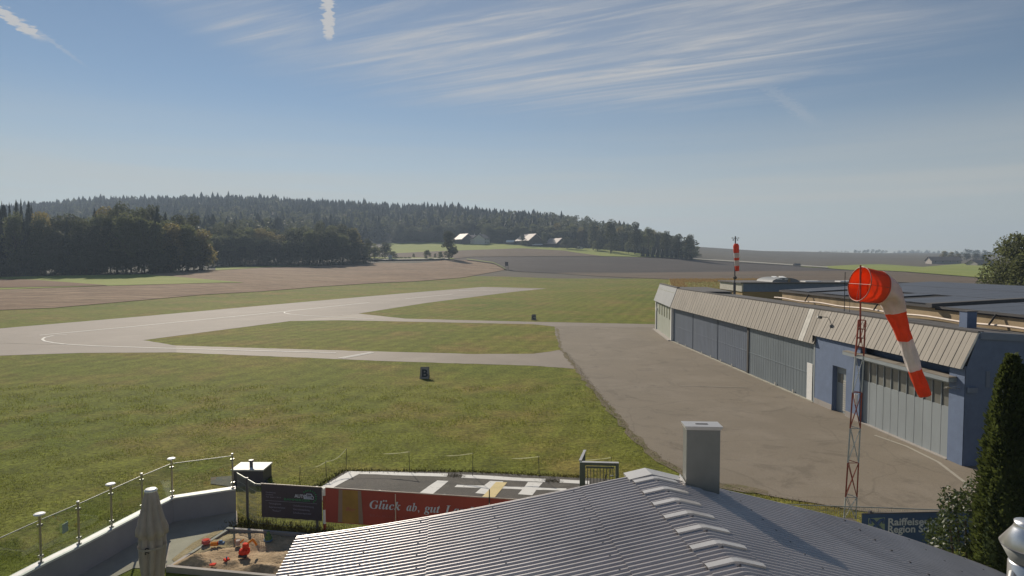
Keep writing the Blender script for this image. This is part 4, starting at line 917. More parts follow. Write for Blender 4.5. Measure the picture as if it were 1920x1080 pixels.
def build_hangar():
    t = thing('hangar', 'long hangar with blue steel doors under a slanted beige sheet fascia', 'hangar', tuple(P4))
    sC = -0.8; s3 = S_(1531); s2 = S_(1404); ZT = 5.35; ZB = 3.42; ZB2 = 3.9
    depth = -6.4
    b = MB()
    # back body and shaded end wall; the front stays open for the doors
    b.hexa([FP(sC, -0.72, 0), FP(HL, -0.72, 0), FP(HL, depth, 0), FP(sC, depth, 0)], [FP(sC, -0.72, 4.9), FP(HL, -0.72, 4.9), FP(HL, depth, 4.55), FP(sC, depth, 4.55)])
    b.build('wall', M['blue'], t)
    e = MB(); e.add([FP(sC - 0.02, -0.02, 0), FP(sC - 0.02, depth, 0), FP(sC - 0.02, depth, 4.75), FP(sC - 0.02, -0.52, 5.3), FP(sC - 0.02, -0.02, 3.9)], [(0, 1, 2, 3, 4)]); e.build('end_wall', M['blue'], t)
    v = MB(); hslab(v, sC - 0.09, sC - 0.025, -0.55, depth, 5.12, 5.38, 0, 4.86)
    v2 = MB(); v2.hexa([FP(sC - 0.09, -0.55, 5.1), FP(sC - 0.025, -0.55, 5.1), FP(sC - 0.025, depth, 4.72), FP(sC - 0.09, depth, 4.72)], [FP(sC - 0.09, -0.55, 5.38), FP(sC - 0.025, -0.55, 5.38), FP(sC - 0.025, depth, 4.98), FP(sC - 0.09, depth, 4.98)])
    v2.build('verge_board', M['bluetrim'], t)
    # pier between corner and big folding door
    MB_ = MB(); hslab(MB_, sC, 0.0, -0.28, 0.0, 0, 4.0); MB_.build('corner_pier', M['blue'], t)
    # blue piece with the recessed door
    sA = S_(1618); sD0, sD1 = S_(1592), S_(1566)
    w = MB(); hslab(w, sA, sD0, -0.28, 0.04, 0, 3.95); hslab(w, sD1, s3 - 0.1, -0.28, 0.04, 0, 3.95); hslab(w, sD0, sD1, -0.28, 0.04, 2.5, 3.95)
    w.build('blue_wall', M['blue'], t)
    hslab(MB(), sA, sD0, 0.043, 0.06, 0, 0.32).build('plinth', M['concrete'], t); hslab(MB(), sD1, s3 - 0.1, 0.043, 0.06, 0, 0.32).build('plinth', M['concrete'], t)
    d = MB(); hslab(d, sD0, sD1, -0.27, -0.22, 0, 2.5); dr = d.build('door', M['doorgrey'], t)
    lv = MB(); sl0 = sD0 + 0.08; sl1 = (sD0 + sD1) / 2
    for k in range(14): hslab(lv, sl0, sl1, -0.22, -0.19, 0.15 + k * 0.12, 0.22 + k * 0.12)
    o = lv.build('louver', M['louver'], t); o.parent = dr
    o = MB(); hslab(o, sl1 + 0.05, sD1 - 0.12, -0.22, -0.2, 1.6, 2.1); o = o.build('window', M['window'], t); o.parent = dr
    # folding door leaves with glazed strip
    n = 11; s0, s1 = 0.02, sA - 0.02
    for k in range(n):
        a = s0 + (s1 - s0) * k / n; c = s0 + (s1 - s0) * (k + 1) / n; lf = MB()
        hslab(lf, a + 0.012, c - 0.012, -0.2, -0.13, 0.04, 2.15)
        L_ = lf.build('door_leaf', M['doorgrey'], t)
        g = MB(); hslab(g, a + 0.03, c - 0.03, -0.18, -0.16, 2.15, 3.15); g = g.build('window', M['window'], t); g.parent = L_
        fr = MB(); hslab(fr, a - 0.0, a + 0.035, -0.19, -0.115, 2.15, 3.15); fr = fr.build('window_frame', M['doorgrey'], t); fr.parent = L_
    hd_ = MB(); hslab(hd_, 0.0, sA, -0.25, -0.02, 3.15, 3.45); hd_.build('door_header', M['doorgrey'], t)
    f = MB(); hslab(f, 0.0, sA, -0.25, 0.06, 0.0, 0.04); f.build('door_track', M['concrete'], t)
    # canopy shelf
    c0, c1 = -0.4, S_(1577, 0.5); cn = MB(); hslab(cn, c0, c1, -0.25, 0.34, 3.47, 3.52, 0, 3.5); cn.build('canopy', M['fascia'], t)
    cn = MB(); hslab(cn, c0, c1, 0.3, 0.345, 3.3, 3.46); hslab(cn, c0, c0 + 0.05, -0.2, 0.295, 3.3, 3.46); cn.build('canopy_edge', M['doorgrey'], t)
    k = c0
    sm = MB()
    while k < c1: hslab(sm, k, k + 0.02, -0.2, 0.345, 3.521, 3.53); k += 1.55
    sm.build('canopy_seam', M['seam'], t)
    # the two big blue sliding doors, ribbed
    def sliding(a, c, nm, mat, off, lab=None):
        mb = MB(); hslab(mb, a, c, off - 0.06, off, 0.06, ZB + 0.25); x = a + 0.2
        while x < c - 0.1: hslab(mb, x, x + 0.035, off, off + 0.007, 0.1, ZB + 0.2); x += 0.34
        hslab(mb, a, c, off + 0.001, off + 0.022, 1.55, 1.6); o = mb.build(nm, mat, t)
        return o
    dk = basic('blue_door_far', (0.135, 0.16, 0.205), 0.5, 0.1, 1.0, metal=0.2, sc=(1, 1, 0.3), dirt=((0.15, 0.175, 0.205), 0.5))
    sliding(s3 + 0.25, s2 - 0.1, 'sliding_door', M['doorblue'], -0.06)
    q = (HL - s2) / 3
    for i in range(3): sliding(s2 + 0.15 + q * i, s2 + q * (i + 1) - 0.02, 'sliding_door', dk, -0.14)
    jm = MB(); hslab(jm, s2 - 0.1, s2 + 0.15, -0.2, 0.0, 0, ZB + 0.2); jm.build('door_jamb', M['seam'], t)
    jm = MB(); hslab(jm, s3 - 0.08, s3 + 0.06, -0.2, 0.05, 0, ZB2); jm.build('door_jamb', M['doorgrey'], t)
    pn = MB(); hslab(pn, S_(1527), S_(1517), 0.0, 0.02, 0.06, 2.2); pn.build('white_panel', M['white'], t)
    kb = MB(); hslab(kb, s3, HL, -0.1, 0.12, 0.017, 0.05); kb.build('door_rail', M['track'], t)
    sp = MB()
    for px in (1273, 1287, 1318, 1335, 1354, 1375, 1458, 1492): s_ = S_(px); hslab(sp, s_, s_ + 0.12, 0.0, 0.03, 0.05, 0.24)
    sp.build('door_stop', M['louver'], t)
    # slanted fascia, corrugated sheets with seams
    fs = MB(); sm = MB(); wd = 0.6; s = sC; rr = random.Random(5); nb = 0.18; nt_ = -0.52
    while s < HL - 0.01:
        e1 = min(s + wd, HL); zb = ZB2 if (s + e1) / 2 < s3 else ZB
        mats = 1 if abs((s + e1) / 2 - S_(1505, 0)) < wd / 2 else 0
        m = 2
        for k in range(m):
            a = s + (e1 - s) * k / m; c = s + (e1 - s) * (k + 1) / m; ins = (c - a) * 0.12; dd = 0.01
            for (x0, x1, o0, o1) in ((a, a + ins, 0, dd), (a + ins, c - ins, dd, dd), (c - ins, c, dd, 0)):
                fs.add([FP(x0, nb + o0, zb), FP(x1, nb + o1, zb), FP(x1, nt_ + o1, ZT), FP(x0, nt_ + o0, ZT)], [(0, 1, 2, 3)], mats)
        if s > sC: fs.hexa([FP(s - 0.008, nb + 0.0, zb), FP(s + 0.008, nb + 0.0, zb), FP(s + 0.008, nb + 0.018, zb), FP(s - 0.008, nb + 0.018, zb)], [FP(s - 0.008, nt_ + 0.0, ZT), FP(s + 0.008, nt_ + 0.0, ZT), FP(s + 0.008, nt_ + 0.018, ZT), FP(s - 0.008, nt_ + 0.018, ZT)], 2)
        s += wd
    fo = fs.build('fascia', [M['fascia'], M['louver'], M['seam']], t)
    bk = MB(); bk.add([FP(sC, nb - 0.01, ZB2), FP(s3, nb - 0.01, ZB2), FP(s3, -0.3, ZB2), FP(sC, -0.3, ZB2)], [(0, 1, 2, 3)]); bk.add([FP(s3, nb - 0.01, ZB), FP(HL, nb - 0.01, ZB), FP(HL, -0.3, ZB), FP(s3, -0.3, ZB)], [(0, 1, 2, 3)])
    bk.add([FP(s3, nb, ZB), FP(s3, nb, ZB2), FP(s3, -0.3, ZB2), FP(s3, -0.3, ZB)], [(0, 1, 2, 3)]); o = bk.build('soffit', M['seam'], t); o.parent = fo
    ef = MB(); ef.add([FP(sC - 0.01, nb + 0.03, ZB2), FP(sC - 0.01, nt_ + 0.03, ZT), FP(sC - 0.01, nt_ - 0.06, ZT), FP(sC - 0.01, nb - 0.06, ZB2)], [(0, 1, 2, 3)]); o = ef.build('fascia_end', M['white'], t); o.parent = fo
    tr = MB(); hslab(tr, sC, HL, nt_ - 0.2, nt_ + 0.04, ZT - 0.02, ZT + 0.05); tr.build('roof_edge', M['roofdark'], t)
    rf = MB(); rf.hexa([FP(sC, nt_ - 0.02, 4.96), FP(HL, nt_ - 0.02, 4.96), FP(HL, depth, 4.65), FP(sC, depth, 4.65)], [FP(sC, nt_ - 0.02, 5.08), FP(HL, nt_ - 0.02, 5.08), FP(HL, depth, 4.77), FP(sC, depth, 4.77)]); rf.build('roof', M['roofdark'], t)
    # pale notice panels on the shaded end wall
    for px0, px1, py0, py1 in ((1849, 1856, 696, 726), (1902, 1960, 697, 728)):
        a = (D(px0, 700, FP(sC, 0, 0).y)); c = D(px1, 700, FP(sC, 0, 0).y); na = (a - FP(sC, 0, 0)).dot(hn); nc = (c - FP(sC, 0, 0)).dot(hn)
        zz0 = D(px0, py1, a.y).z; zz1 = D(px0, py0, a.y).z; mb = MB(); hslab(mb, sC - 0.06, sC - 0.03, na, nc, zz0, zz1); mb.build('notice_panel', M['bluetrim'], t)
    # wind gauge arm on the corner
    g = thing('wall_bracket', 'small galvanised bracket arm fixed to the blue corner pier', 'bracket', tuple(FP(sC, 0.05, 3.1)))
    q = MB(); q.tube([FP(sC + 0.1, 0.1, 3.1), FP(sC + 0.1, 0.75, 3.12)], 0.025, 6); q.tube([FP(sC + 0.1, 0.2, 3.2), FP(sC + 0.1, 0.6, 3.12)], 0.015, 6); q.build('arm', M['steel'], g)
    q = MB(); q.box(FP(sC - 0.1, -0.25, 3.08), (0.1, 0.35, 0.2), HROT); q.build('plate', M['bluetrim'], g)
    q = MB(); q.box(FP(sC + 0.1, 0.62, 3.15), (0.12, 0.14, 0.05), HROT); q.build('sensor', M['steel'], g)
    # floodlight on the fascia
    sp = S_(1534, 0.3); q = FP(sp, -0.13, 4.95); g = thing('floodlight', 'small floodlight mounted high on the beige fascia', 'lamp', tuple(q))
    MB().tube([FP(sp, -0.3, 5.0), FP(sp, 0.12, 5.02)], 0.02, 6).build('arm', M['black'], g)
    MB().box(FP(sp, 0.16, 5.0), (0.24, 0.12, 0.14), HROT).build('housing', M['black'], g)
    MB().box(FP(sp + 0.09, 0.23, 5.02), (0.1, 0.03, 0.1), HROT).build('lens', M['white'], g)
    # far end building piece
    P0 = G(1229, 617.6); fd = (P0 - P1); fl = fd.length; fd.normalize(); fnn = Vector((-fd.y, fd.x, 0))
    if fnn.x > 0: fnn = -fnn
    a_ = thing('hangar_annex', 'short end hangar with pale green doors and slit windows under a grey fascia', 'hangar', tuple(P1))
    def AP_(s, n, z): return P1 + fd * s + fnn * n + Vector((0, 0, z))
    def aslab(mb, s0, s1, n0, n1, z0, z1, mi=0): mb.hexa([AP_(s0, n0, z0), AP_(s1, n0, z0), AP_(s1, n1, z0), AP_(s0, n1, z0)], [AP_(s0, n0, z1), AP_(s1, n0, z1), AP_(s1, n1, z1), AP_(s0, n1, z1)], mi); return mb
    aslab(MB(), 0.25, fl, -0.3, -6, 0, 4.9).build('wall', M['greendoor'], a_)
    aslab(MB(), 0.5, fl - 0.6, -0.28, -0.1, 0.04, 3.6).build('door', M['greendoor'], a_)
    for k in range(5):
        x = 1.6 + k * (fl - 2.6) / 5; aslab(MB(), x, x + 0.45, -0.09, -0.07, 2.05, 3.3).build('window', M['window'], a_)
    aslab(MB(), -0.12, 0.24, -0.28, 0.08, 0, 3.5).build('post', M['white'], a_)
    aslab(MB(), fl - 0.35, fl, -0.28, 0.05, 0, 3.7).build('post', M['white'], a_)
    aslab(MB(), fl - 1.0, fl - 0.75, -0.09, 0.12, 2.4, 2.65).build('lamp', M['white'], a_)
    fs = MB(); fs.hexa([AP_(0.0, 0.2, 3.45), AP_(fl + 0.3, 0.2, 3.45), AP_(fl + 0.3, -0.2, 3.45), AP_(0.0, -0.2, 3.45)], [AP_(0.0, -0.5, 5.4), AP_(fl + 0.3, -0.5, 5.4), AP_(fl + 0.3, -0.9, 5.4), AP_(0.0, -0.9, 5.4)]); fs.build('fascia', M['fasciagrey'], a_)
    aslab(MB(), 0.0, fl + 0.3, -0.5, -6, 4.95, 5.05).build('roof', M['roofdark'], a_)
    aslab(MB(), -0.1, fl + 0.35, -0.45, -0.75, 5.41, 5.48).build('roof_edge', M['roofdark'], a_)
    aslab(MB(), 0.0, fl, -0.1, 0.35, 0.02, 0.1).build('threshold', M['concrete'], a_)
build_hangar()
def build_solar_hall():
    sE, sW = S_(1467, -6.8), -14.0; n0, n1 = -6.8, -19.5
    t = thing('solar_hall', 'wide hall with stained brown wall and blue black solar panels on its low roof', 'hall', tuple(FP(sE, n0, 0)))
    zE, zR = 5.62, 6.3
    w = MB(); hslab(w, sW, sE, n0, n1 * 2 - n0, 0, zE - 0.08); w.build('wall', M['fibre'], t)
    def roofpiece(s0, s1, z0, z1):
        r_ = MB(); r_.hexa([FP(s0, n0 + 0.1, z0 - 0.12), FP(s1, n0 + 0.1, z0 - 0.12), FP(s1, n1, z1 - 0.12), FP(s0, n1, z1 - 0.12)], [FP(s0, n0 + 0.1, z0), FP(s1, n0 + 0.1, z0), FP(s1, n1, z1), FP(s0, n1, z1)])
        r_.hexa([FP(s0, n1, z1 - 0.12), FP(s1, n1, z1 - 0.12), FP(s1, n1 * 2 - n0, z0 - 0.12), FP(s0, n1 * 2 - n0, z0 - 0.12)], [FP(s0, n1, z1), FP(s1, n1, z1), FP(s1, n1 * 2 - n0, z0), FP(s0, n1 * 2 - n0, z0)])
        return r_.build('roof', M['solargap'], t)
    sM = S_(1755, -6.8)
    ra = roofpiece(sM + 0.1, sE + 0.3, zE, zR); rb = roofpiece(sW, sM - 0.1, zE - 0.12, zR - 0.12)
    br = MB(); br.hexa([FP(sM - 0.25, n0 + 0.4, zE - 0.1), FP(sM + 0.25, n0 + 0.4, zE - 0.1), FP(sM + 0.25, n1, zR - 0.1), FP(sM - 0.25, n1, zR - 0.1)], [FP(sM - 0.25, n0 + 0.4, zE + 0.12), FP(sM + 0.25, n0 + 0.4, zE + 0.12), FP(sM + 0.25, n1, zR + 0.12), FP(sM - 0.25, n1, zR + 0.12)]); br.build('parapet', M['roofdark'], t)
    rr = random.Random(9); cnt = 0
    for ro, a, b, dz in ((ra, sM + 0.5, sE, 0.0), (rb, sW, sM - 0.5, -0.12)):
        s = a
        while s < b - 1.0 and cnt < 96:
            for k in range(3):
                if k == 0 and rr.random() < 0.25: continue
                na = n0 + 0.1 + (n1 - n0) * (k / 3 + 0.01) ; nb = n0 + (n1 - n0) * ((k + 1) / 3) + 0.12
                def zz(n): return zE + (zR - zE) * (n - n0) / (n1 - n0) + 0.05 + dz
                p = MB(); p.hexa([FP(s, na, zz(na)), FP(s + 1.62, na, zz(na)), FP(s + 1.62, nb, zz(nb)), FP(s, nb, zz(nb))], [FP(s, na, zz(na) + 0.04), FP(s + 1.62, na, zz(na) + 0.04), FP(s + 1.62, nb, zz(nb) + 0.04), FP(s, nb, zz(nb) + 0.04)])
                o = p.build('solar_panel', M['solar'], t); o.parent = ro; cnt += 1
            s += 1.66
    g = MB(); pts = []
    for i in range(60):
        s = sW + (sE + 1 - sW) * i / 59; pts.append(FP(s, n0 + 0.2, 4.93 + 0.035 * math.sin(i * 0.8)))
    g.tube(pts, 0.06, 8); g.build('gutter_pipe', M['pipe'], t)
    for px in (1512, 1642, 1860):
        s = S_(px, n0 + 0.3); q = MB(); q.tube([FP(s, n0 + 0.4, 4.95), FP(s - 0.15, n0 + 0.15, 5.5)], 0.05, 6); q.build('pipe_bracket', M['seam'], t)
    ed = MB(); hslab(ed, sW, sE + 0.3, n0 + 0.11, n0 + 0.15, 5.47, 5.6); ed.build('eave_board', M['roofdark'], t)
build_solar_hall()
def build_blue_shed():
    b = D(1391, 531, 84.0); c = D(1700, 531, 84.0); zt_ = D(1391, 531.5, 84).z; zm = D(1391, 547, 84).z; y = 84.0; dp = b.x * F / 390 - 84
    t = thing('flat_shed', 'flat roofed shed with white and blue upper band and ochre wall beyond the hangar', 'shed', (b.x, y, 0)); w_ = c.x - b.x
    MB().box((b.x + w_ / 2, y + dp / 2, zm / 2), (w_ - 0.3, dp - 0.3, zm)).build('wall', M['ochre'], t)
    MB().box((b.x + 0.1, y + dp / 2, (zt_ + zm) / 2), (0.2, dp, zt_ - zm)).build('white_band', M['louver'], t)
    MB().box((b.x + 0.2 + w_ / 2, y + dp / 2, (zt_ + zm) / 2), (w_, dp, zt_ - zm - 0.004)).build('blue_band', M['blue'], t)
    MB().box((b.x + w_ / 2, y + dp / 2, zt_ + 0.08), (w_ + 0.5, dp + 0.5, 0.15)).build('roof', M['roofdark'], t)
    q = D(1456, 528, 88); w = MB(); x0 = q.x; n = 10
    for i in range(n + 1):
        for j in range(9):
            an = math.pi * j / 8; w.v.append((x0 + 1.9 * math.cos(an), 85 + i * 0.55, zt_ + 0.15 + 0.62 * math.sin(an)))
    for i in range(n):
        for j in range(8): k = i * 9 + j; w.f.append((k, k + 1, k + 10, k + 9)); w.m.append(0)
    w.add([w.v[j] for j in range(9)], [tuple(range(9))])
    w.build('skylight', M['fasciagrey'], t)
    for xx in (-0.9, 0.15):
        MB().hexa([(x0 + xx - 0.35, 84.9, zt_ + 0.5), (x0 + xx + 0.35, 84.9, zt_ + 0.5), (x0 + xx + 1.6, 90, zt_ + 0.7), (x0 + xx + 1.0, 90, zt_ + 0.7)], [(x0 + xx - 0.35, 84.9, zt_ + 0.62), (x0 + xx + 0.35, 84.9, zt_ + 0.62), (x0 + xx + 1.6, 90, zt_ + 0.85), (x0 + xx + 1.0, 90, zt_ + 0.85)]).build('skylight_rib', M['white'], t)
    for px in (1520, 1585):
        q = D(px, 531, 86); MB().box((q.x, 86, zt_ + 0.22), (2.2, 1.5, 0.14)).build('roof_light', M['white'], t)
    q = D(1479, 531, 85); MB().box((q.x, 85, zt_ + 0.4), (0.3, 0.3, 0.5)).build('roof_vent', M['fibre'], t)
build_blue_shed()
# antenna rods and duct on the hangar roof
def roofthing():
    for px, top, lab in ((1584, 510, 'thin dark antenna rod rising from the hangar roof left of the windsock'), (1594, 545, 'very short antenna rod beside the taller one on the hangar roof')):
        n = -3.0; s = S_(px, n); p = FP(s, n, 4.9); z1 = D(px, top, p.y).z
        t = thing('antenna', lab, 'antenna', tuple(p)); MB().tube([p, Vector((p.x, p.y, z1))], 0.012 + (0.008 if top < 520 else 0), 5).build('rod', M['black'], t)
        MB().box((p.x, p.y, 4.98), (0.12, 0.12, 0.16)).build('foot', M['darkgrey'], t)
    n = -5.2; s = S_(1817, n); p = FP(s, n, 4.72); z1 = D(1817, 584, p.y).z; t = thing('roof_duct', 'square blue grey duct standing on the hangar roof near its end', 'duct', tuple(p))
    MB().box((p.x, p.y, (4.72 + z1) / 2), (0.5, 0.5, z1 - 4.72), HROT).build('duct', M['blue'], t); MB().box((p.x, p.y, z1 + 0.02), (0.56, 0.56, 0.04), HROT).build('duct_cap', M['roofdark'], t)
    n = -4.4; s = S_(1687, n); p = FP(s, n, 4.75); t = thing('roof_spigot', 'small white double spigot on the hangar roof behind the sock', 'vent', tuple(p))
    MB().tube([p, p + Vector((0, 0, 0.8))], 0.09, 8).build('pipe', M['white'], t); MB().tube([p + Vector((0.2, 0, 0.3)), p + Vector((0.2, 0, 1.0))], 0.05, 8).build('riser', M['white'], t)
roofthing()

# ---------------------------------------------------------------- lattice mast with windsock
MY = 18.6
def build_mast():
    bx = D(1597, 978, MY); zs = [D(1600, y, MY).z for y in (985, 930, 866, 802, 735, 667, 600)]; zs[0] = 0.25
    cx = [D(x, 700, MY).x for x in (1596.5, 1598.3, 1600.5, 1602.8, 1605.2, 1608.2, 1611.5)]; hw = [0.185, 0.175, 0.165, 0.155, 0.14, 0.125, 0.105]
    t = thing('lattice_mast', 'tapering red and white lattice mast that carries the large windsock', 'mast', (bx.x, MY, 0))
    corners = [(-1, -0.6), (1, -0.6), (0, 1.1)]
    def cp(i, k): return Vector((cx[i] + corners[k][0] * hw[i], MY + corners[k][1] * hw[i], zs[i]))
    cols = ['mastwhite', 'mastwhite', 'red', 'mastwhite', 'red', 'mastwhite', 'red']
    cols = ['mastwhite', 'red', 'mastwhite', 'red', 'mastwhite', 'red']
    for i in range(6):
        mb = MB(); e = 0.002
        for k in range(3):
            a, b = cp(i, k), cp(i + 1, k); mb.tube([a + (b - a) * 0.005, b - (b - a) * 0.005], 0.022 if i < 5 else 0.026, 6)
            k2 = (k + 1) % 3; c, d = cp(i, k2), cp(i + 1, k2)
            if i % 2 == 0 or i == 5: mb.tube([a, d], 0.010, 5); mb.tube([c, b], 0.010, 5) if i != 4 else None
            else: mb.tube([a, d], 0.011, 5); mb.tube([c, b], 0.011, 5)
            mb.tube([b, d], 0.012, 5)
        if i == 5:
            for f in (0.25, 0.5, 0.75):
                for k in range(3): a, b = cp(i, k).lerp(cp(i + 1, k), f), cp(i, (k + 1) % 3).lerp(cp(i + 1, (k + 1) % 3), f); mb.tube([a, b], 0.012, 5)
        mb.build('mast_section', M[cols[i]], t)
    MB().box((cx[0], MY, 0.06), (0.6, 0.6, 0.14)).build('foundation', M['bark'], t)
    top = D(1613.5, 497, MY); pl = MB(); pl.tube([Vector((cx[6], MY, zs[5] + 0.4)), Vector((top.x, MY, top.z))], 0.026, 8); pl.build('top_pole', M['red'], t)
    rg = MB(); c = D(1622, 609, MY); rg.tube([(c.x + 0.06 * math.cos(a), MY, c.z + 0.075 * math.sin(a)) for a in np.linspace(0, 6.28, 14)], 0.007, 5); rg.build('guide_ring', M['red'], t)
    lp = MB(); q = D(1605, 740, MY); lp.tube([(q.x, MY, q.z - 0.3), (q.x, MY, q.z + 0.02)], 0.05, 8); lp.build('junction_box', M['white'], t)
    # sock
    w = thing('windsock', 'large red and white windsock hanging slack from the lattice mast', 'windsock', (top.x, MY, D(1613, 532, MY).z))
    mouth = D(1611.5, 532.5, MY); R0 = 0.525
    dirs = D(1652, 540, MY + 0.06) - mouth; ax = dirs.normalized()
    # centre line: stiff first bay, then the cloth falls
    pts = [(mouth, R0, R0), (mouth + dirs * 0.33, 0.515, 0.52), (mouth + dirs * 0.66, 0.50, 0.51), (mouth + dirs * 0.93, 0.485, 0.5)]
    fall = [((1667, 553), 0.08, 0.33, 0.42), ((1677, 576), 0.12, 0.26, 0.31), ((1687, 603), 0.16, 0.21, 0.235), ((1697, 637), 0.2, 0.19, 0.21), ((1706, 667), 0.2, 0.19, 0.2), ((1714, 693), 0.2, 0.18, 0.2), ((1725, 719), 0.2, 0.17, 0.19), ((1735, 741), 0.2, 0.15, 0.165)]
    ctr = [p for p, _, _ in pts] + [D(x, y, MY + dy) for (x, y), dy, _, _ in fall]
    ra = [a for _, a, _ in pts] + [a for _, _, a, _ in fall]; rb = [b for _, _, b in pts] + [b for _, _, _, b in fall]
    # resample
    def samp(u):
        i = min(int(u), len(ctr) - 2); f = u - i; i0 = max(i - 1, 0); i3 = min(i + 2, len(ctr) - 1)
        def cr(a, b, c, d): return 0.5 * ((2 * b) + (c - a) * f + (2 * a - 5 * b + 4 * c - d) * f * f + (3 * b - 3 * c + d - a) * f ** 3)
        return cr(ctr[i0], ctr[i], ctr[i + 1], ctr[i3]), ra[i] * (1 - f) + ra[i + 1] * f, rb[i] * (1 - f) + rb[i + 1] * f
    n = 40; rings = []; us = np.linspace(0, len(ctr) - 1, 78); rr = random.Random(1)
    prev = None
    for u in us:
        c, a, b = samp(u); c2, _, _ = samp(min(u + 0.05, len(ctr) - 1)); c1, _, _ = samp(max(u - 0.05, 0)); tg = (c2 - c1).normalized()
        if u < 3: tg = ax
        elif u < 5.0: tg = (ax * (1 - (u - 3) / 2.0) + (samp(6)[0] - samp(5)[0]).normalized() * ((u - 3) / 2.0)).normalized()
        side = tg.cross(Vector((0, 1, 0.0)) if u > 3 else Vector((0, 0, 1)).cross(ax)).normalized() if False else Vector((0, 0, 1)).cross(tg)
        if side.length < 0.05: side = Vector((1, 0, 0))
        side.normalize()
        if prev is not None and side.dot(prev) < 0: side = -side
        if prev is not None: side = (side * 0.5 + prev * 0.5).normalized(); side = (side - tg * side.dot(tg)).normalized()
        prev = side; upv = side.cross(tg).normalized()
        wr = 0.0 if u < 3 else min(1, (u - 3))
        ring = []
        for k in range(n):
            th = 2 * math.pi * k / n; f = 1 + wr * (0.13 * math.sin(3 * th + u * 0.9) + 0.08 * math.sin(5 * th - u * 1.7) + 0.04 * math.sin(9 * th + u * 3.1)) + 0.008 * math.sin(8 * th + u)
            ring.append(c + side * (b * f * math.cos(th)) + upv * (a * f * math.sin(th)))
        rings.append(ring)
    cuts = [0, 3.0, 5.3, 7.05, 9.0, 11.01]; cm = ['sockred', 'sockwhite', 'sockred', 'sockwhite', 'sockred']
    for q in range(5):
        idx = [i for i, u in enumerate(us) if cuts[q] - 0.08 <= u < cuts[q + 1] + 0.08]; mb = MB()
        for i in idx: mb.v += [tuple(v) for v in rings[i]]
        for i in range(len(idx) - 1):
            for k in range(n): mb.f.append((i * n + k, i * n + (k + 1) % n, (i + 1) * n + (k + 1) % n, (i + 1) * n + k)); mb.m.append(0)
        o = mb.build('sock_band', M[cm[q]], w, smooth=True)
        if q == 0: o['label'] = 'stiff red mouth band of the sock'
    ln_ = MB(); idx = [i for i, u in enumerate(us) if u < 4.6]  # added inner copy of the first bays, coloured as if sun shone through
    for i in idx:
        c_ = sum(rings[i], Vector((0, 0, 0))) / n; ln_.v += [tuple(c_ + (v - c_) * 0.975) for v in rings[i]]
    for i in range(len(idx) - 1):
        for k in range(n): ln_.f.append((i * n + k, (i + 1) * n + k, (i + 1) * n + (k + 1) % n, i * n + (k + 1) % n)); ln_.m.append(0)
    o = ln_.build('sock_inner_glow', M['sockglow'], w, smooth=True)
    hp = MB(); hp.tube(rings[0] + [rings[0][0]], 0.014, 6)
    e3 = [i for i, u in enumerate(us) if u < 3.0][-1]; hp.build('hoop', M['red'], w); hp = MB(); hp.tube(rings[e3] + [rings[e3][0]], 0.010, 6); hp.build('hoop', M['red'], w)
    cr = MB(); cr.tube([rings[0][0], rings[0][n // 2]], 0.007, 5); cr.tube([rings[0][n // 4], rings[0][3 * n // 4]], 0.007, 5)
    for k in (0, n // 2): cr.tube([rings[0][k], rings[e3][k]], 0.007, 5)
    cr.build('cage_wires', M['red'], w)
    # the mouth shows the inner copy, its glow put into the colour
build_mast()
def build_far_sock():
    Y = 74.0; b = D(1377, 560, Y); x = b.x
    def Z(py): return D(1377, py, Y).z
    t = thing('wind_mast', 'slim grey mast with cross arms beyond the hangar roof', 'mast', (x, Y, 0))
    MB().tube([(x, Y, 0), (x, Y, Z(530))], 0.16, 8).build('lower_tube', M['darkgrey'], t); MB().tube([(x, Y, Z(530)), (x, Y, Z(443))], 0.075, 8).build('upper_tube', M['darkgrey'], t)
    a = MB(); z = Z(447)
    for dx in (-0.38, 0.38): a.tube([(x, Y, z), (x + dx, Y, z + 0.05)], 0.035, 6); a.lathe((x + dx * 0.65, Y, z - 0.25), [(0.02, 0), (0.1, 0.02), (0.1, 0.1), (0.0, 0.14)], 8); a.lathe((x + dx, Y, z), [(0.02, 0), (0.09, 0.02), (0.09, 0.08), (0.0, 0.1)], 8)
    a.build('wind_sensor', M['black'], t)
    MB().lathe((x + 0.03, Y, Z(524)), [(0.05, 0), (0.22, 0.12), (0.22, 0.3), (0.05, 0.45)], 10).build('winch', M['seam'], t)
    w = thing('windsock', 'small far red and white windsock hanging straight down its mast', 'windsock', (x, Y, Z(466)))
    secs = [(457, 474, 'sockred'), (474, 483, 'sockwhite'), (483, 488, 'sockred'), (488, 498, 'sockwhite'), (498, 508, 'sockred')]
    for i, (y0, y1, mk) in enumerate(secs):
        mb = MB(); pts = []; rad = []
        for k in range(5):
            py = y0 + (y1 - y0) * k / 4; g = (py - 457) / 51
            pts.append((x - 0.05 + 0.28 * g, Y - 0.35 + 0.2 * g, Z(py))); rad.append(0.36 - 0.13 * g + (0.0 if i else -0.14 * (k == 0)))
        mb.tube(pts, rad, 14, cap=(i == 0 or i == 4)); mb.build('sock_band', M[mk], w, smooth=True)
build_far_sock()

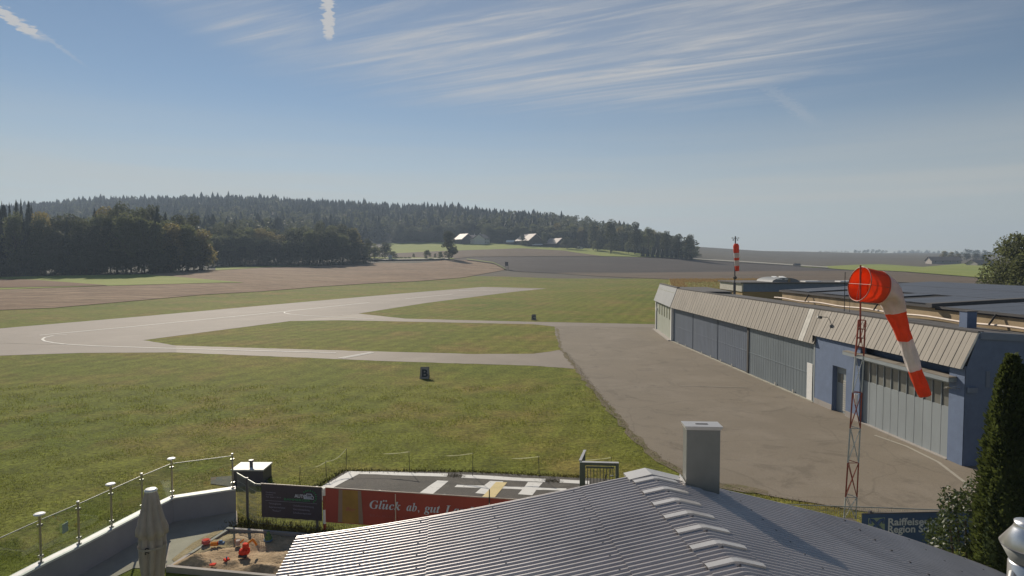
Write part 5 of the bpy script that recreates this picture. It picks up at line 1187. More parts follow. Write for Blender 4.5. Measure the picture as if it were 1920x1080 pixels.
# ---------------------------------------------------------------- blue bank banner, fence at the right
def build_blue_banner():
    Y0 = 15.9; a = D(1616, 964, Y0); b = D(1870, 953, Y0 + 0.15); d = Vector((b.x - a.x, b.y - a.y, 0)); ln = d.length; d.normalize(); h = 1.0; z1 = a.z
    t = thing('advertising_banner', 'blue banner reading Raiffeisenbank Region with gable cross emblem behind the roof', 'banner', (a.x, a.y, z1 - h))
    def P(u, z, o=0): return Vector((a.x, a.y, z)) + d * u + Vector((d.y, -d.x, 0)) * o
    mb = MB(); rz = Matrix.Rotation(math.atan2(d.y, d.x), 3, 'Z')
    rise = (b.z - a.z)
    mb.add([P(0, z1 - h), P(ln, z1 - h), P(ln, z1 + 0.02), P(0, z1)], [(0, 1, 2, 3)]); mb.build('sheet', M['banner_blue'], t)
    mb = MB(); mb.tube([P(0, z1 + 0.01), P(ln, z1 + 0.03)], 0.016, 6); mb.build('hem', M['darkgrey'], t)
    k = ln / (1870 - 1616)
    def U(px): return (px - 1616) * k
    def Zp(py): return z1 - (py - 964) * Y0 / F * 1.02
    g = MB(); g.add([P(U(1628), Zp(1003), 0.006), P(U(1659), Zp(1003), 0.006), P(U(1659), Zp(971), 0.006), P(U(1628), Zp(972), 0.006)], [(0, 1, 2, 3)]); g.build('emblem_field', M['print_logo'], t)
    x = MB(); c = (U(1643.5), Zp(986)); s = 0.2
    x.tube([P(c[0] - s, c[1] - s, 0.012), P(c[0] + s * 0.5, c[1] + s * 0.7, 0.012)], 0.045, 6); x.tube([P(c[0] + s, c[1] - s, 0.012), P(c[0] - s * 0.5, c[1] + s * 0.7, 0.012)], 0.045, 6)
    x.tube([P(c[0] + s * 0.45, c[1] + s * 0.7, 0.012), P(c[0] + s * 0.85, c[1] + s * 0.85, 0.012), P(c[0] + s * 0.9, c[1] + s * 0.3, 0.012)], 0.04, 6)
    x.tube([P(c[0] - s * 0.45, c[1] + s * 0.7, 0.012), P(c[0] - s * 0.85, c[1] + s * 0.85, 0.012), P(c[0] - s * 0.9, c[1] + s * 0.3, 0.012)], 0.04, 6)
    x.build('gable_cross', M['banner_blue'], t)
    for s_, py, w in (('Raiffeisenbank', 986, U(1782) - U(1664)), ('Region Schärding', 1000, U(1795) - U(1664))):
        text_obj(s_, 0.27, M['print_white'], t, P(U(1664), Zp(py)), d, (0, 0, 1), width=w, offset=0.006, proud=0.01)
    text_obj('Wir macht\'s möglich', 0.1, M['print_dim'], t, P(U(1790), Zp(1018)), d, (0, 0, 1), proud=0.01)
    for u in (U(1634), U(1634) + 2.0): MB().box(P(u, (z1 + 0.06) / 2, -0.06), (0.06, 0.06, z1 + 0.06), rz).build('post', M['darkgrey'], t)
    build_mesh_fence('mesh_fence', 'low wire mesh fence behind the right roof slope near the mast', Vector((P(0, 0).x - 2.2, P(0, 0).y + 2.0, 0)), Vector((P(ln, 0).x, P(ln, 0).y + 1.3, 0)), 1.0, [])
build_blue_banner()

# ---------------------------------------------------------------- vegetation
def leaf_cards(C, size, rs, droop=0.0, aspect=1.0):
    n = len(C); a = rs.normal(size=(n, 3)); a /= np.linalg.norm(a, axis=1)[:, None]; b = rs.normal(size=(n, 3)); b -= (a * b).sum(1)[:, None] * a; b /= np.linalg.norm(b, axis=1)[:, None]
    s = size * rs.uniform(0.6, 1.4, (n, 1)); a = a * s; b = b * s * aspect
    V = np.stack([C - a, C - b * 0.6, C + a, C + b * 0.6], 1).reshape(-1, 3); return V, np.arange(4 * n).reshape(-1, 4)
def broadleaf_crown(seed, h, w, n, leaf, lobes=16, low=0.08, flat=0.8):
    rs = np.random.RandomState(seed); cs = []; rsz = []
    for i in range(lobes):
        z = rs.uniform(low + 0.1, 0.9); prof = math.sin(math.pi * min(1, (z - low + 0.12) / (1.08 - low)) ** 0.75) ; a = rs.uniform(0, 6.28); r_ = w * 0.5 * prof * rs.uniform(0.35, 0.8)
        cs.append((r_ * math.cos(a), r_ * math.sin(a), z * h)); rsz.append(w * rs.uniform(0.16, 0.27))
    cs.append((0, 0, h * 0.55)); rsz.append(w * 0.3); cs.append((0.05 * w, 0, h * 0.8)); rsz.append(w * 0.2)
    cs = np.array(cs); rsz = np.array(rsz); pk = rs.choice(len(cs), n, p=rsz ** 2 / (rsz ** 2).sum())
    d = rs.normal(size=(n, 3)); d /= np.linalg.norm(d, axis=1)[:, None]; d[:, 2] = np.where(d[:, 2] < 0, d[:, 2] * 0.8, d[:, 2]); rad = rsz[pk] * rs.uniform(0.55, 1.08, n) ** 0.6
    C = cs[pk] + d * rad[:, None] * np.array([1, 1, flat]); C[:, 2] = np.clip(C[:, 2], 0.02 * h, h)
    return leaf_cards(C, leaf, rs)
def conifer_crown(seed, h, w, tiers=17, per=16):
    rs = np.random.RandomState(seed); V = []
    for i in range(tiers):
        f = i / tiers; z = h * (0.03 + 0.94 * f); r_ = w * 0.5 * (1 - f) ** 0.8 + 0.12; k = max(6, int(per * (1 - f * 0.5))); up = h / tiers * 1.9
        for q in range(k):
            a0 = 2 * math.pi * (q + rs.uniform(-.3, .3)) / k; L = r_ * rs.uniform(0.6, 1.2); da = math.pi / k * rs.uniform(0.7, 1.3); dr = -0.3 * L * rs.uniform(0.5, 1.3)
            V += [(L * math.cos(a0 - da) * .8, L * math.sin(a0 - da) * .8, z + dr * .6), (L * math.cos(a0), L * math.sin(a0), z + dr), (L * math.cos(a0 + da) * .8, L * math.sin(a0 + da) * .8, z + dr * .6), (0.03 * L * math.cos(a0), 0.03 * L * math.sin(a0), z + up * rs.uniform(0.7, 1.0))]
            m = rs.uniform(0.5, 1.0); hh = 0.09 * w
            V += [(L * m * math.cos(a0 - .1), L * m * math.sin(a0 - .1), z + dr * m - hh), (L * m * math.cos(a0 + .1), L * m * math.sin(a0 + .1), z + dr * m - hh), (L * m * math.cos(a0 + .12), L * m * math.sin(a0 + .12), z + dr * m + hh), (L * m * math.cos(a0 - .12), L * m * math.sin(a0 - .12), z + dr * m + hh)]
    V = np.array(V); V[:, 2] = np.clip(V[:, 2], 0.05, h); return V, np.arange(len(V)).reshape(-1, 4)
def trunk_mesh(h, r_, seed, limbs=5):
    rr = random.Random(seed); mb = MB(); mb.tube([(0, 0, -0.3), (0.05 * r_, 0, h * 0.3), (0.1, 0.05, h * 0.62)], [r_, r_ * 0.75, r_ * 0.3], 7)
    for i in range(limbs):
        a = rr.uniform(0, 6.28); z = h * rr.uniform(0.22, 0.5); L = h * 0.25; mb.tube([(0, 0, z), (math.cos(a) * L * 0.5, math.sin(a) * L * 0.5, z + L * 0.5), (math.cos(a) * L, math.sin(a) * L, z + L * 0.8)], [r_ * 0.4, r_ * 0.25, r_ * 0.1], 5)
    o = mb.build('trunk', M['bark']); me = o.data; bpy.data.objects.remove(o); return me
PROTO = {}
def proto(key, kind, seed, h, w, n, leaf, mat, **k):
    if kind == 'b': V, Fq = broadleaf_crown(seed, h, w, n, leaf, **k)
    else: V, Fq = conifer_crown(seed, h, w, **k)
    PROTO[key] = (np_mesh('crown', V, Fq, M[mat]), trunk_mesh(h, 0.014 * h + 0.08, seed, 5 if kind == 'b' else 0), h, w)
for i in range(3): proto('bd%d' % i, 'b', 10 + i, 20, 11, 3600, 0.34, 'leafdark', lobes=22)
for i in range(3): proto('bm%d' % i, 'b', 20 + i, 20, 11, 3600, 0.34, 'leafmid', lobes=22)
proto('bo0', 'b', 30, 20, 12, 3600, 0.34, 'leafolive', lobes=24); proto('bp0', 'b', 31, 12, 7, 2200, 0.3, 'leafpale', lobes=14)
for i in range(3): proto('c%d' % i, 'c', 40 + i, 24, 7.5, 0, 0, 'needle')
proto('pop', 'b', 50, 16, 8, 5000, 0.26, 'leafdark', lobes=26, low=0.02)
proto('bush', 'b', 51, 4, 6, 900, 0.2, 'leafmid', lobes=9, low=0.0)
proto('bushd', 'b', 52, 4, 7, 900, 0.22, 'leafdark', lobes=9, low=0.0)
proto('big', 'b', 53, 13.5, 11, 14000, 0.17, 'leafmid', lobes=40, low=0.0)
NAMES = {'b': 'broadleaf_tree', 'c': 'conifer_tree', 'p': 'broadleaf_tree'}
def tree(key, x, y, z, h, w, lab, group=None, name=None, cat='tree', trunk=True):
    cm, tm, H0, W0 = PROTO[key]; nm = name or NAMES[key[0]]
    t = thing(nm, lab, cat, (x, y, z), group); rz = rnd.uniform(0, 6.28); sc = (w / W0, w / W0, h / H0)
    c = link('crown', cm, t); c.scale = sc; c.rotation_euler = (0, 0, rz)
    if trunk: k = link('trunk', tm, t); k.scale = sc; k.rotation_euler = (0, 0, rz)
    return t
def ptree(key, px, base, top, wpx, lab, dY=0.0, **k):
    p = at(px, base); y = p.y + dY; x = (px - CX) / F * y; z = zt(x, y); h = D(px, top, y).z - z; return tree(key, x, y, z - 0.2, h, wpx * y / F, lab, **k)
# wood at the left, in front of the hill
frontL = [(-260, 526), (0, 519), (140, 516.5), (270, 514.5), (340, 510.5), (403, 507)]
topL = [(-260, 375), (-60, 385), (0, 375), (20, 378), (45, 371), (62, 382), (80, 398), (100, 404), (140, 398), (170, 402), (200, 388), (240, 384), (270, 378), (300, 386), (330, 402), (365, 408), (395, 432)]
rr = random.Random(12)
GL = 'trees of the left wood'
for row, dY in ((0, 3), (1, 11), (2, 20)):
    px = -250 + row * 9
    while px < 398 - row * 4:
        con = (px < 75 and rr.random() < 0.8) or (320 > px > 75 and rr.random() < 0.12)
        tp_ = lerp_pts(topL, px) - 5 + (rr.uniform(8, 26) if row == 0 else rr.uniform(-4, 10) if row == 2 else rr.uniform(2, 16))
        if px > 385: tp_ += 12
        key = 'c%d' % rr.randrange(3) if con else rr.choice(['bd0', 'bd1', 'bm0', 'bd2', 'bm1', 'bo0'])
        lab = 'tall dark conifer standing in the left wood' if con else 'broad leafy tree standing in the left wood'
        ptree(key, px, lerp_pts(frontL, px), tp_, rr.uniform(38, 52) if con else rr.uniform(42, 60), lab, dY, group='conifers of the left wood' if con else 'broadleaf trees of the left wood')
        px += rr.uniform(20, 27) * (1 if con else 1.15)
for px, top in ((44, 370), (22, 377), (63, 381), (112, 398), (8, 375)): ptree('c1', px, 517, top, 26, 'tall dark conifer standing in the left wood', 26, group='conifers of the left wood')
frontM = [(403, 502), (489, 499.5), (600, 499), (680, 495)]
topM = [(400, 412), (450, 410), (480, 416), (530, 424), (570, 412), (600, 409), (640, 413), (662, 420), (680, 446)]
for row, dY in ((0, 4), (1, 14), (2, 26)):
    px = 400 + row * 8
    while px < 682 - row * 3:
        tp_ = lerp_pts(topM, px) + (rr.uniform(14, 34) if row == 0 else rr.uniform(0, 10) if row == 2 else rr.uniform(4, 20))
        ptree(rr.choice(['bd0', 'bd1', 'bd2', 'bm0', 'bm1', 'bo0']), px, lerp_pts(frontM, px), tp_, rr.uniform(34, 46), 'round leafy tree in the wood at the middle left', dY, group='trees of the middle wood')
        px += rr.uniform(17, 23)
# understorey along both edges
for px in range(-240, 402, 17): ptree('bushd', px + rr.uniform(-4, 4), lerp_pts(frontL, px), lerp_pts(frontL, px) - rr.uniform(26, 52), rr.uniform(30, 44), 'dark bush at the foot of the left wood', 0.5, name='bush', cat='bush', group='bushes along the left wood', trunk=False)
for px in range(406, 682, 13): ptree('bushd', px + rr.uniform(-4, 4), lerp_pts(frontM, px), lerp_pts(frontM, px) - rr.uniform(20, 40), rr.uniform(22, 34), 'dark bush at the foot of the middle wood', 0.5, name='bush', cat='bush', group='bushes along the middle wood', trunk=False)
# clump right of the middle wood and single trees in the fields
for px, b, tp_, w, key, lab in (
    (690, 486, 446, 24, 'bd1', 'slim tree at the right foot of the middle wood'), (702, 486, 452, 24, 'bp0', 'pale grey green tree left of the dark roundish one by the field track'),
    (722, 486, 452, 32, 'bd0', 'dark roundish tree overhanging the pale hut by the field track'), (738, 485, 470, 18, 'bd2', 'low dark tree right of the pale hut by the field track'),
    (801, 487, 466, 15, 'bm0', 'small round tree standing alone left of the tall field tree'), (776, 484, 474, 6, 'bm1', 'tiny round tree on the meadow strip'),
    (816, 484, 474, 6, 'bm2', 'tiny tree between the small round tree and the tall field tree'), (826, 487, 470, 12, 'bm1', 'small tree touching the tall field tree on its left'),
    (842, 488, 430, 30, 'pop', 'tall dense dark tree standing alone before the farms')):
    ptree(key, px, b, tp_, w, lab)
for px in (745, 752, 760, 768): ptree('bush', px, 486, 481, 11, 'low bush in the hedge beside the field track', name='bush', cat='bush', group='bushes of the field hedge', trunk=False)
# wood behind the farms, front edge trees
edge = [(735, 457), (830, 455), (870, 454), (960, 456), (1040, 463), (1102, 465), (1180, 473), (1243, 480), (1304, 486.5)]
for row, dY in ((0, 6), (1, 18)):
    px = 745 + row * 5
    while px < 1300:
        t_ = lerp_pts([(735, 425), (850, 420), (950, 422), (1050, 425), (1120, 424), (1180, 428), (1250, 440), (1280, 448), (1300, 462)], px)
        key = rr.choice(['bd0', 'bm0', 'bm1', 'bd1', 'bd2', 'bm2', 'c0' if px < 1000 else 'bo0'])
        ptree(key, px, lerp_pts(edge, px), t_ + rr.uniform(-3, 12) - row * 6, rr.uniform(24, 36), 'leafy tree on the edge of the hill wood behind the farms', dY, group='edge trees of the hill wood')
        px += rr.uniform(12, 17)
for px, b, tp_, w, key, lab in (
    (1112, 470, 414, 26, 'bd0', 'dark tree rising above the wood left of the tallest crown'), (1145, 476, 410, 34, 'bd1', 'wide crown high in the wood right of the farms'), (1190, 478, 413, 30, 'bd2', 'tallest bushy crown on the right part of the wood'),
    (1216, 480, 420, 26, 'bm0', 'crown just right of the tallest one in the right part of the wood'), (1248, 484, 430, 28, 'bd0', 'crown third from the right end of the wood'), (1272, 486, 436, 26, 'bd2', 'crown second from the right end of the wood'), (1293, 488, 438, 26, 'bd1', 'last dark crown at the right end of the wood'),
    (980, 462, 432, 14, 'bd1', 'tree behind the large barn at its left'), (1020, 463, 432, 14, 'bm2', 'tree behind the right end of the large barn'), (1063, 468, 443, 24, 'bd2', 'purplish dark tree covering the right end of the small barn'), (1080, 469, 447, 16, 'bd0', 'dark tree right of the small barn'),
    (1120, 472, 449, 24, 'bm1', 'light green round tree on the meadow edge right of the barns'), (1147, 473, 456, 12, 'bp0', 'small silvery bush tree on the meadow edge'), (1178, 476, 450, 18, 'bm0', 'grey green round tree near the right end of the meadow'),
    (932, 456, 444, 16, 'bm0', 'round garden tree right of the white farmhouse'), (950, 457, 446, 16, 'bd1', 'dark garden tree between the farmhouse and the barns')):
    ptree(key, px, b, tp_, w, lab)
for i in range(11): ptree('c%d' % (i % 3), 1205 + i * 9, 482 + i * 0.5, 460 + i * 0.7 + rr.uniform(-2, 2), 12, 'young conifer in the row at the right foot of the wood', group='young conifers at the wood foot')
for px in range(748, 1302, 13): ptree('bushd', px + rr.uniform(-3, 3), lerp_pts(edge, px), lerp_pts(edge, px) - rr.uniform(9, 17), rr.uniform(17, 25), 'dark bush at the foot of the hill wood behind the farms', 3.0, name='bush', cat='bush', group='bushes along the hill wood', trunk=False)
# hill wood: one mass
def hill_wood():
    rs = np.random.RandomState(77)
    def lowcon(s):
        r2 = np.random.RandomState(s); V = []
        for i in range(6):
            z0, z1 = 0.1 + i * 0.13, 0.1 + i * 0.13 + 0.25; r_ = 0.24 * (1 - i / 6.6) ** 0.8
            k = 9; a = np.arange(k) * 2 * np.pi / k + r2.uniform(0, 1)
            for q in range(k):
                rr_ = r_ * r2.uniform(0.75, 1.3); a0, a1 = a[q], a[q] + 2 * np.pi / k * 1.05
                V += [(rr_ * math.cos(a0), rr_ * math.sin(a0), z0 + r2.uniform(-.03, .03)), (rr_ * math.cos(a1), rr_ * math.sin(a1), z0 + r2.uniform(-.03, .03)), (0.01, 0, min(z1, 1.0)), (-0.01, 0, min(z1, 1.0))]
        return np.array(V)
    def lowbr(s):
        V, _ = broadleaf_crown(s, 1.0, 0.55, 95, 0.055, lobes=9, low=0.0); return V
    cons = [lowcon(i) for i in range(4)]; brs = [lowbr(60 + i) for i in range(5)]
    pxs = np.arange(-700, 1304, 1.0)
    Yw = np.interp(pxs, [-700, 0, 420, 735, 850, 950, 1050, 1180, 1300], [320, 330, 360, 640, 625, 600, 590, 545, 530])
    Yc = np.interp(pxs, [-700, 735, 850, 950, 1050, 1180, 1260, 1303], [950, 945, 905, 845, 780, 650, 575, 545])
    C = []; V_all = {'c': [], 'b': []}
    dY = 0
    Y = 330.0
    while Y < 960:
        t = -1.5
        while t < 0.30:
            px = t * F + CX
            if -700 < px < 1303:
                a, b = np.interp(px, pxs, Yw), np.interp(px, pxs, Yc)
                if a < Y < b: C.append((t + rs.uniform(-3.2, 3.2) / Y, Y + rs.uniform(-4, 4)))
            t += 8.2 / Y if Y < 760 else 7.2 / Y
        Y += 9.5 if Y < 800 else 11
    C = np.array(C); Zg = zt_arr(C[:, 0], C[:, 1])
    for (t, Y), z in zip(C, Zg):
        px = t * F + CX; x = t * Y
        pc = 0.75 if px < 1000 and Y > 700 else 0.35 if px < 1060 else 0.1
        if px > 560 and px < 1050 and Y > 780: pc = 0.95
        if rs.rand() < pc:
            h = rs.uniform(20, 25) if rs.rand() > 0.07 else rs.uniform(25, 28.5); v = cons[rs.randint(4)]; wx = h * rs.uniform(0.85, 1.2); key = 'c'
        else:
            h = rs.uniform(18, 24); v = brs[rs.randint(5)]; wx = h * rs.uniform(0.9, 1.2); key = 'b'
        if px > 1180: h *= 0.8
        a = rs.uniform(0, 6.28); ca, sa = math.cos(a), math.sin(a)
        V_all[key].append(np.stack([(v[:, 0] * ca - v[:, 1] * sa) * wx + x, (v[:, 0] * sa + v[:, 1] * ca) * wx + Y, v[:, 2] * h + z - 1], 1))
    for key, mk, lab in (('c', 'needle', 'dark conifers covering the long hill'), ('b', 'leafdark', 'leafy trees mixed over the long hill')):
        V = np.concatenate(V_all[key]); me = np_mesh('hill_wood', V, np.arange(len(V)).reshape(-1, 4), M[mk]); label(link('hill_wood', me), lab, 'wood', kind='stuff')
hill_wood()
# far skyline woods
def far_wood(name, lab, px0, px1, Y, top, base, key, n=9):
    rs = random.Random(int(px0)); V = []; z0 = D(px0, base, Y).z
    src = np.array([v.co[:] for v in PROTO[key][0].vertices])[:1600]; src = src.reshape(-1, 4, 3)
    for i in range(n):
        px = px0 + (px1 - px0) * (i + rs.random()) / n; y = Y + rs.uniform(0, 40); h = (base - top) * rs.uniform(0.65, 1.05) * Y / F; s = h / 20; w = s * rs.uniform(1.0, 1.8)
        q = src.reshape(-1, 3) * np.array([w, w, s]); qc = q.reshape(-1, 4, 3); m = qc.mean(1, keepdims=True); q = (m + (qc - m) * 2.0).reshape(-1, 3)
        V.append(q + np.array([(px - CX) / F * y, y, z0]))
    V = np.concatenate(V); me = np_mesh(name, V, np.arange(len(V)).reshape(-1, 4), M['leafdark']); label(link(name, me), lab, 'wood', kind='stuff')
far_wood('far_wood', 'low far wood strip left on the skyline', 1532, 1592, 1500, 469.5, 474, 'bd0', 14)
far_wood('far_wood', 'far wood with uneven tops in the middle of the skyline', 1598, 1662, 1700, 467, 477, 'bd1', 16)
far_wood('far_wood', 'pale far wood strip right of the middle of the skyline', 1676, 1764, 2100, 468, 480, 'bd0', 18)
far_wood('far_wood', 'big bluish wood at the right of the skyline', 1772, 2000, 1150, 465, 486, 'bd1', 34)
for px, tp_, lab in ((1769, 470, 'leftmost maroon tree before the bluish wood'), (1783, 472, 'second maroon tree before the bluish wood'), (1796, 475, 'third maroon tree before the bluish wood'), (1812, 474, 'fourth tree before the bluish wood'), (1829, 474, 'fifth dark tree before the bluish wood'), (1843, 477, 'sixth dark tree before the bluish wood')):
    ptree('bo0' if px < 1800 else 'bd0', px, 488, tp_, 15, lab, 0)
# large tree right, behind the solar hall
p = D(1912, 500, 78); tree('big', p.x, 78, 0, D(1900, 431, 78).z, 9.5, 'large loose leafy tree behind the solar roof at the right edge')
p = D(1925, 500, 74); tree('bm1', p.x + 0.5, 74, 0, D(1900, 462, 74).z, 5, 'smaller dark tree in front of the large one at the right edge')
# maize
def maize():
    rs = np.random.RandomState(8); V = []; T = []
    a = D(1257, 524, 182); 
    ys = np.arange(99, 186, 0.75); C = []
    for y in ys:
        xl = (np.interp(y, [99, 120, 185], [1268, 1262, 1256]) - CX) / F * y; xr = xl + (28 if y < 100 else 34)
        xs = np.arange(xl, xr, 0.42); C += [(x + rs.uniform(-.1, .1), y + rs.uniform(-.15, .15)) for x in xs]
    C = np.array(C)
    for x, y in C:
        h = rs.uniform(2.2, 2.6)
        for k in range(6):
            an = rs.uniform(0, 6.28); z = h * rs.uniform(0.45, 0.98); L = rs.uniform(0.4, 0.7); ca, sa = math.cos(an), math.sin(an)
            V += [(x, y, z), (x + ca * L * .5 - sa * .09, y + sa * L * .5 + ca * .09, z + .22), (x + ca * L, y + sa * L, z - .1), (x + ca * L * .5 + sa * .09, y + sa * L * .5 - ca * .09, z + .16)]
        V += [(x - .03, y, 0), (x + .03, y, 0), (x + .02, y, h), (x - .02, y, h)]
        far_ = y > 160 or x - (np.interp(y, [99, 120, 185], [1268, 1262, 1256]) - CX) / F * y < 3.0
        for k in range(2 if far_ else (rs.rand() < 0.12)):
            an = rs.uniform(0, 6.28); T += [(x - .04, y, h - .1), (x + .04, y, h - .1), (x + math.cos(an) * .12 + .05, y + math.sin(an) * .12, h + .3), (x + math.cos(an) * .12 - .05, y + math.sin(an) * .12, h + .28)]
    V, T = np.array(V), np.array(T)
    label(link('maize_field', np_mesh('maize_field', V, np.arange(len(V)).reshape(-1, 4), M['maize'])), 'ripe maize standing behind the hangar', 'maize', kind='stuff')
    label(link('maize_tassels', np_mesh('maize_tassels', T, np.arange(len(T)).reshape(-1, 4), M['tassel'])), 'orange tassels topping the maize field', 'maize', kind='stuff')
maize()
# thuja and laurel by the roof
def build_thuja():
    for px, Y, top, rw, lab in ((1890, 12.6, 668, 0.60, 'tall dense dark columnar thuja at the right beside the roof'), (1934, 13.2, 674, 0.55, 'second thuja stem top joined to the right of the tall one')):
        rs = np.random.RandomState(int(px)); p = D(px, 900, Y); x = p.x; h = D(px, top, Y).z; n = 15000
        f = rs.uniform(0, 1, n); f = f ** 0.8; r_ = rw * np.interp(f, [0, 0.25, 0.55, 0.8, 0.93, 1.0], [0.95, 1.0, 0.78, 0.52, 0.3, 0.05]); a = rs.uniform(0, 6.28, n)
        lump = 1 + 0.10 * np.sin(a * 5 + f * 13) + 0.07 * np.sin(a * 9 - f * 31) + rs.normal(0, 0.05, n)
        r2 = r_ * lump * rs.uniform(0.72, 1.05, n); C = np.stack([x + r2 * np.cos(a), Y + r2 * np.sin(a), f * h], 1)
        up = np.array([0, 0, 1.0]); out = np.stack([np.cos(a), np.sin(a), np.full(n, 0.9)], 1) + rs.normal(0, .25, (n, 3)); out /= np.linalg.norm(out, axis=1)[:, None]
        sd_ = np.cross(out, rs.normal(size=(n, 3))); sd_ /= np.linalg.norm(sd_, axis=1)[:, None]; L = rs.uniform(0.05, 0.12, (n, 1)); wd = rs.uniform(0.018, 0.035, (n, 1))
        V = np.stack([C - sd_ * wd, C + sd_ * wd, C + out * L + sd_ * wd * .4, C + out * L - sd_ * wd * .4], 1).reshape(-1, 3) - np.array([x, Y, 0])
        t = thing('thuja_tree', lab, 'tree', (x, Y, 0)); link('crown', np_mesh('crown', V, np.arange(len(V)).reshape(-1, 4), M['thuja']), t)
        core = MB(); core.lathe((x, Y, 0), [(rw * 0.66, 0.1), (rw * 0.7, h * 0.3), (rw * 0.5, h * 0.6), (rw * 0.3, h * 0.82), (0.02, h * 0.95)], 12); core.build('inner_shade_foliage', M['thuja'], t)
        tk = MB(); tk.tube([(x, Y, -0.1), (x, Y, h * 0.5)], [0.12, 0.05], 8); tk.build('trunk', M['bark'], t)
    # laurel
    x, Y = D(1822, 1000, 13.5).x, 13.5; rs = np.random.RandomState(3); h = D(1820, 902, 13.5).z; n = 8000
    d = rs.normal(size=(n, 3)); d /= np.linalg.norm(d, axis=1)[:, None]; rad = np.array([0.84, 0.8, 1.8]) * (1 + 0.12 * np.sin(d[:, :1] * 9 + d[:, 2:] * 7)) * rs.uniform(0.8, 1.04, (n, 1))
    C = np.array([0, 0, h - 1.95]) + d * rad; C[:, 2] = np.maximum(C[:, 2], 0.1)
    V, Fq = leaf_cards(C, 0.048, rs, aspect=0.75)
    t = thing('laurel_shrub', 'glossy leaved dark shrub between the blue banner and the thuja', 'shrub', (x, Y, 0)); link('foliage', np_mesh('foliage', V, Fq, M['laurel']), t)
    st = MB()
    for k in range(5): st.tube([(x + 0.1 * k - 0.2, Y, 0), (x + 0.25 * k - 0.5, Y + 0.1 * k, h * 0.7)], [0.04, 0.02], 6)
    st.build('stem', M['bark'], t)
build_thuja()
# tufts: long grass along apron edge and on the helipad line gaps
def tufts(name, lab, pts, n, h, spread, mat='grass_dry', seed=0):
    rs = np.random.RandomState(seed); P = [G(*p) for p in pts]; seg = [(P[i + 1] - P[i]).length for i in range(len(P) - 1)]; cum = np.concatenate([[0], np.cumsum(seg)]); V = []
    for k in range(n):
        s = rs.uniform(0, cum[-1]); i = min(int(np.searchsorted(cum, s)) - 1, len(seg) - 1); i = max(i, 0); q = P[i].lerp(P[i + 1], (s - cum[i]) / seg[i]); x, y = q.x + rs.normal(0, spread), q.y + rs.normal(0, spread)
        a = rs.uniform(0, 6.28); hh = h * rs.uniform(0.4, 1.2); ca, sa = math.cos(a), math.sin(a); w = 0.012; l = hh * 0.5
        V += [(x - sa * w, y + ca * w, 0.0), (x + sa * w, y - ca * w, 0.0), (x + ca * l + sa * w * .3, y + sa * l, hh), (x + ca * l - sa * w * .3, y + sa * l, hh)]
    V = np.array(V); label(link(name, np_mesh(name, V, np.arange(len(V)).reshape(-1, 4), M[mat])), lab, 'grass', kind='stuff')
tufts('grass_tufts', 'rough grass along the edge of the apron', [(1060, 660), (1130, 750), (1200, 833), (1245, 866), (1290, 893), (1345, 908), (1450, 933), (1570, 953), (1700, 970)], 3500, 0.045, 0.12, seed=1)
tufts('grass_tufts', 'weeds growing in the gaps of the helipad border', [(838, 892), (868, 895)], 300, 0.05, 0.1, seed=2)
tufts('grass_tufts', 'weeds beside the leaning rod on the helipad border', [(1022, 902), (1050, 904)], 300, 0.05, 0.1, seed=3)
tufts('grass_tufts', 'grass fringe behind the helipad', [(590, 915), (648, 883), (880, 885), (1100, 896)], 2500, 0.06, 0.12, seed=4)
tufts('grass_tufts', 'grass growing along the mesh fence', [(446, 985), (500, 992), (560, 998), (615, 1003)], 2500, 0.1, 0.25, seed=5)

def lawn():
    rs = np.random.RandomState(31); polys = [[(-900, 1200), (2, 1085), (84, 1050), (155, 1016), (216, 984), (273, 954), (325, 929), (446, 912), (446, 1090), (-900, 1500)],
        [(645, 882), (880, 884), (1100, 895), (1235, 903), (1300, 955), (1000, 955), (555, 945), (595, 915)], [(395, 892), (432, 890), (500, 893), (508, 914), (440, 917), (390, 911)],
        [(405, 984), (700, 1004), (700, 1100), (300, 1100)], AP]
    def inside(px, py, P):
        c = np.zeros(len(px), bool); n = len(P)
        for i in range(n):
            x0, y0 = P[i]; x1, y1 = P[(i + 1) % n]
            if y0 == y1: continue
            c ^= ((y0 > py) != (y1 > py)) & (px < (x1 - x0) * (py - y0) / (y1 - y0) + x0)
        return c
    px = rs.uniform(-40, 1960, 190000); py = 1082 - 360 * rs.uniform(0, 1, 190000) ** 1.15
    ok = np.ones(len(px), bool)
    for P in polys: ok &= ~inside(px, py, P)
    ok &= ~((px > 1240) & (py < 900))
    px, py = px[ok], py[ok]; v = (CY - py) / F; dz = -math.sin(PITCH) + v * math.cos(PITCH); dy = math.cos(PITCH) + v * math.sin(PITCH); k = -H / dz; x = (px - CX) / F * k; y = dy * k
    cl = np.sin(x * 1.7 + 2 * np.sin(y * 0.9)) + np.sin(y * 2.3 + 1.5 * np.sin(x * 1.3)) + rs.normal(0, 0.8, len(x)); m = cl > 0.2; x, y = x[m], y[m]; n = len(x)
    a = rs.uniform(0, 6.28, n); hh = rs.uniform(0.02, 0.06, n) * (1 + (y > 30)); w = 0.008 * y / 18; ca, sa = np.cos(a), np.sin(a); l = hh * rs.uniform(0.3, 1.0, n); z0 = np.zeros(n)
    V = np.stack([np.stack([x - sa * w, y + ca * w, z0], 1), np.stack([x + sa * w, y - ca * w, z0], 1), np.stack([x + ca * l + sa * w * .4, y + sa * l - ca * w * .4, hh], 1), np.stack([x + ca * l - sa * w * .4, y + sa * l + ca * w * .4, hh], 1)], 1).reshape(-1, 3)
    label(link('lawn_grass', np_mesh('lawn_grass', V, np.arange(len(V)).reshape(-1, 4), M['blade'])), 'uneven short grass of the airfield lawn', 'grass', kind='stuff')
lawn()
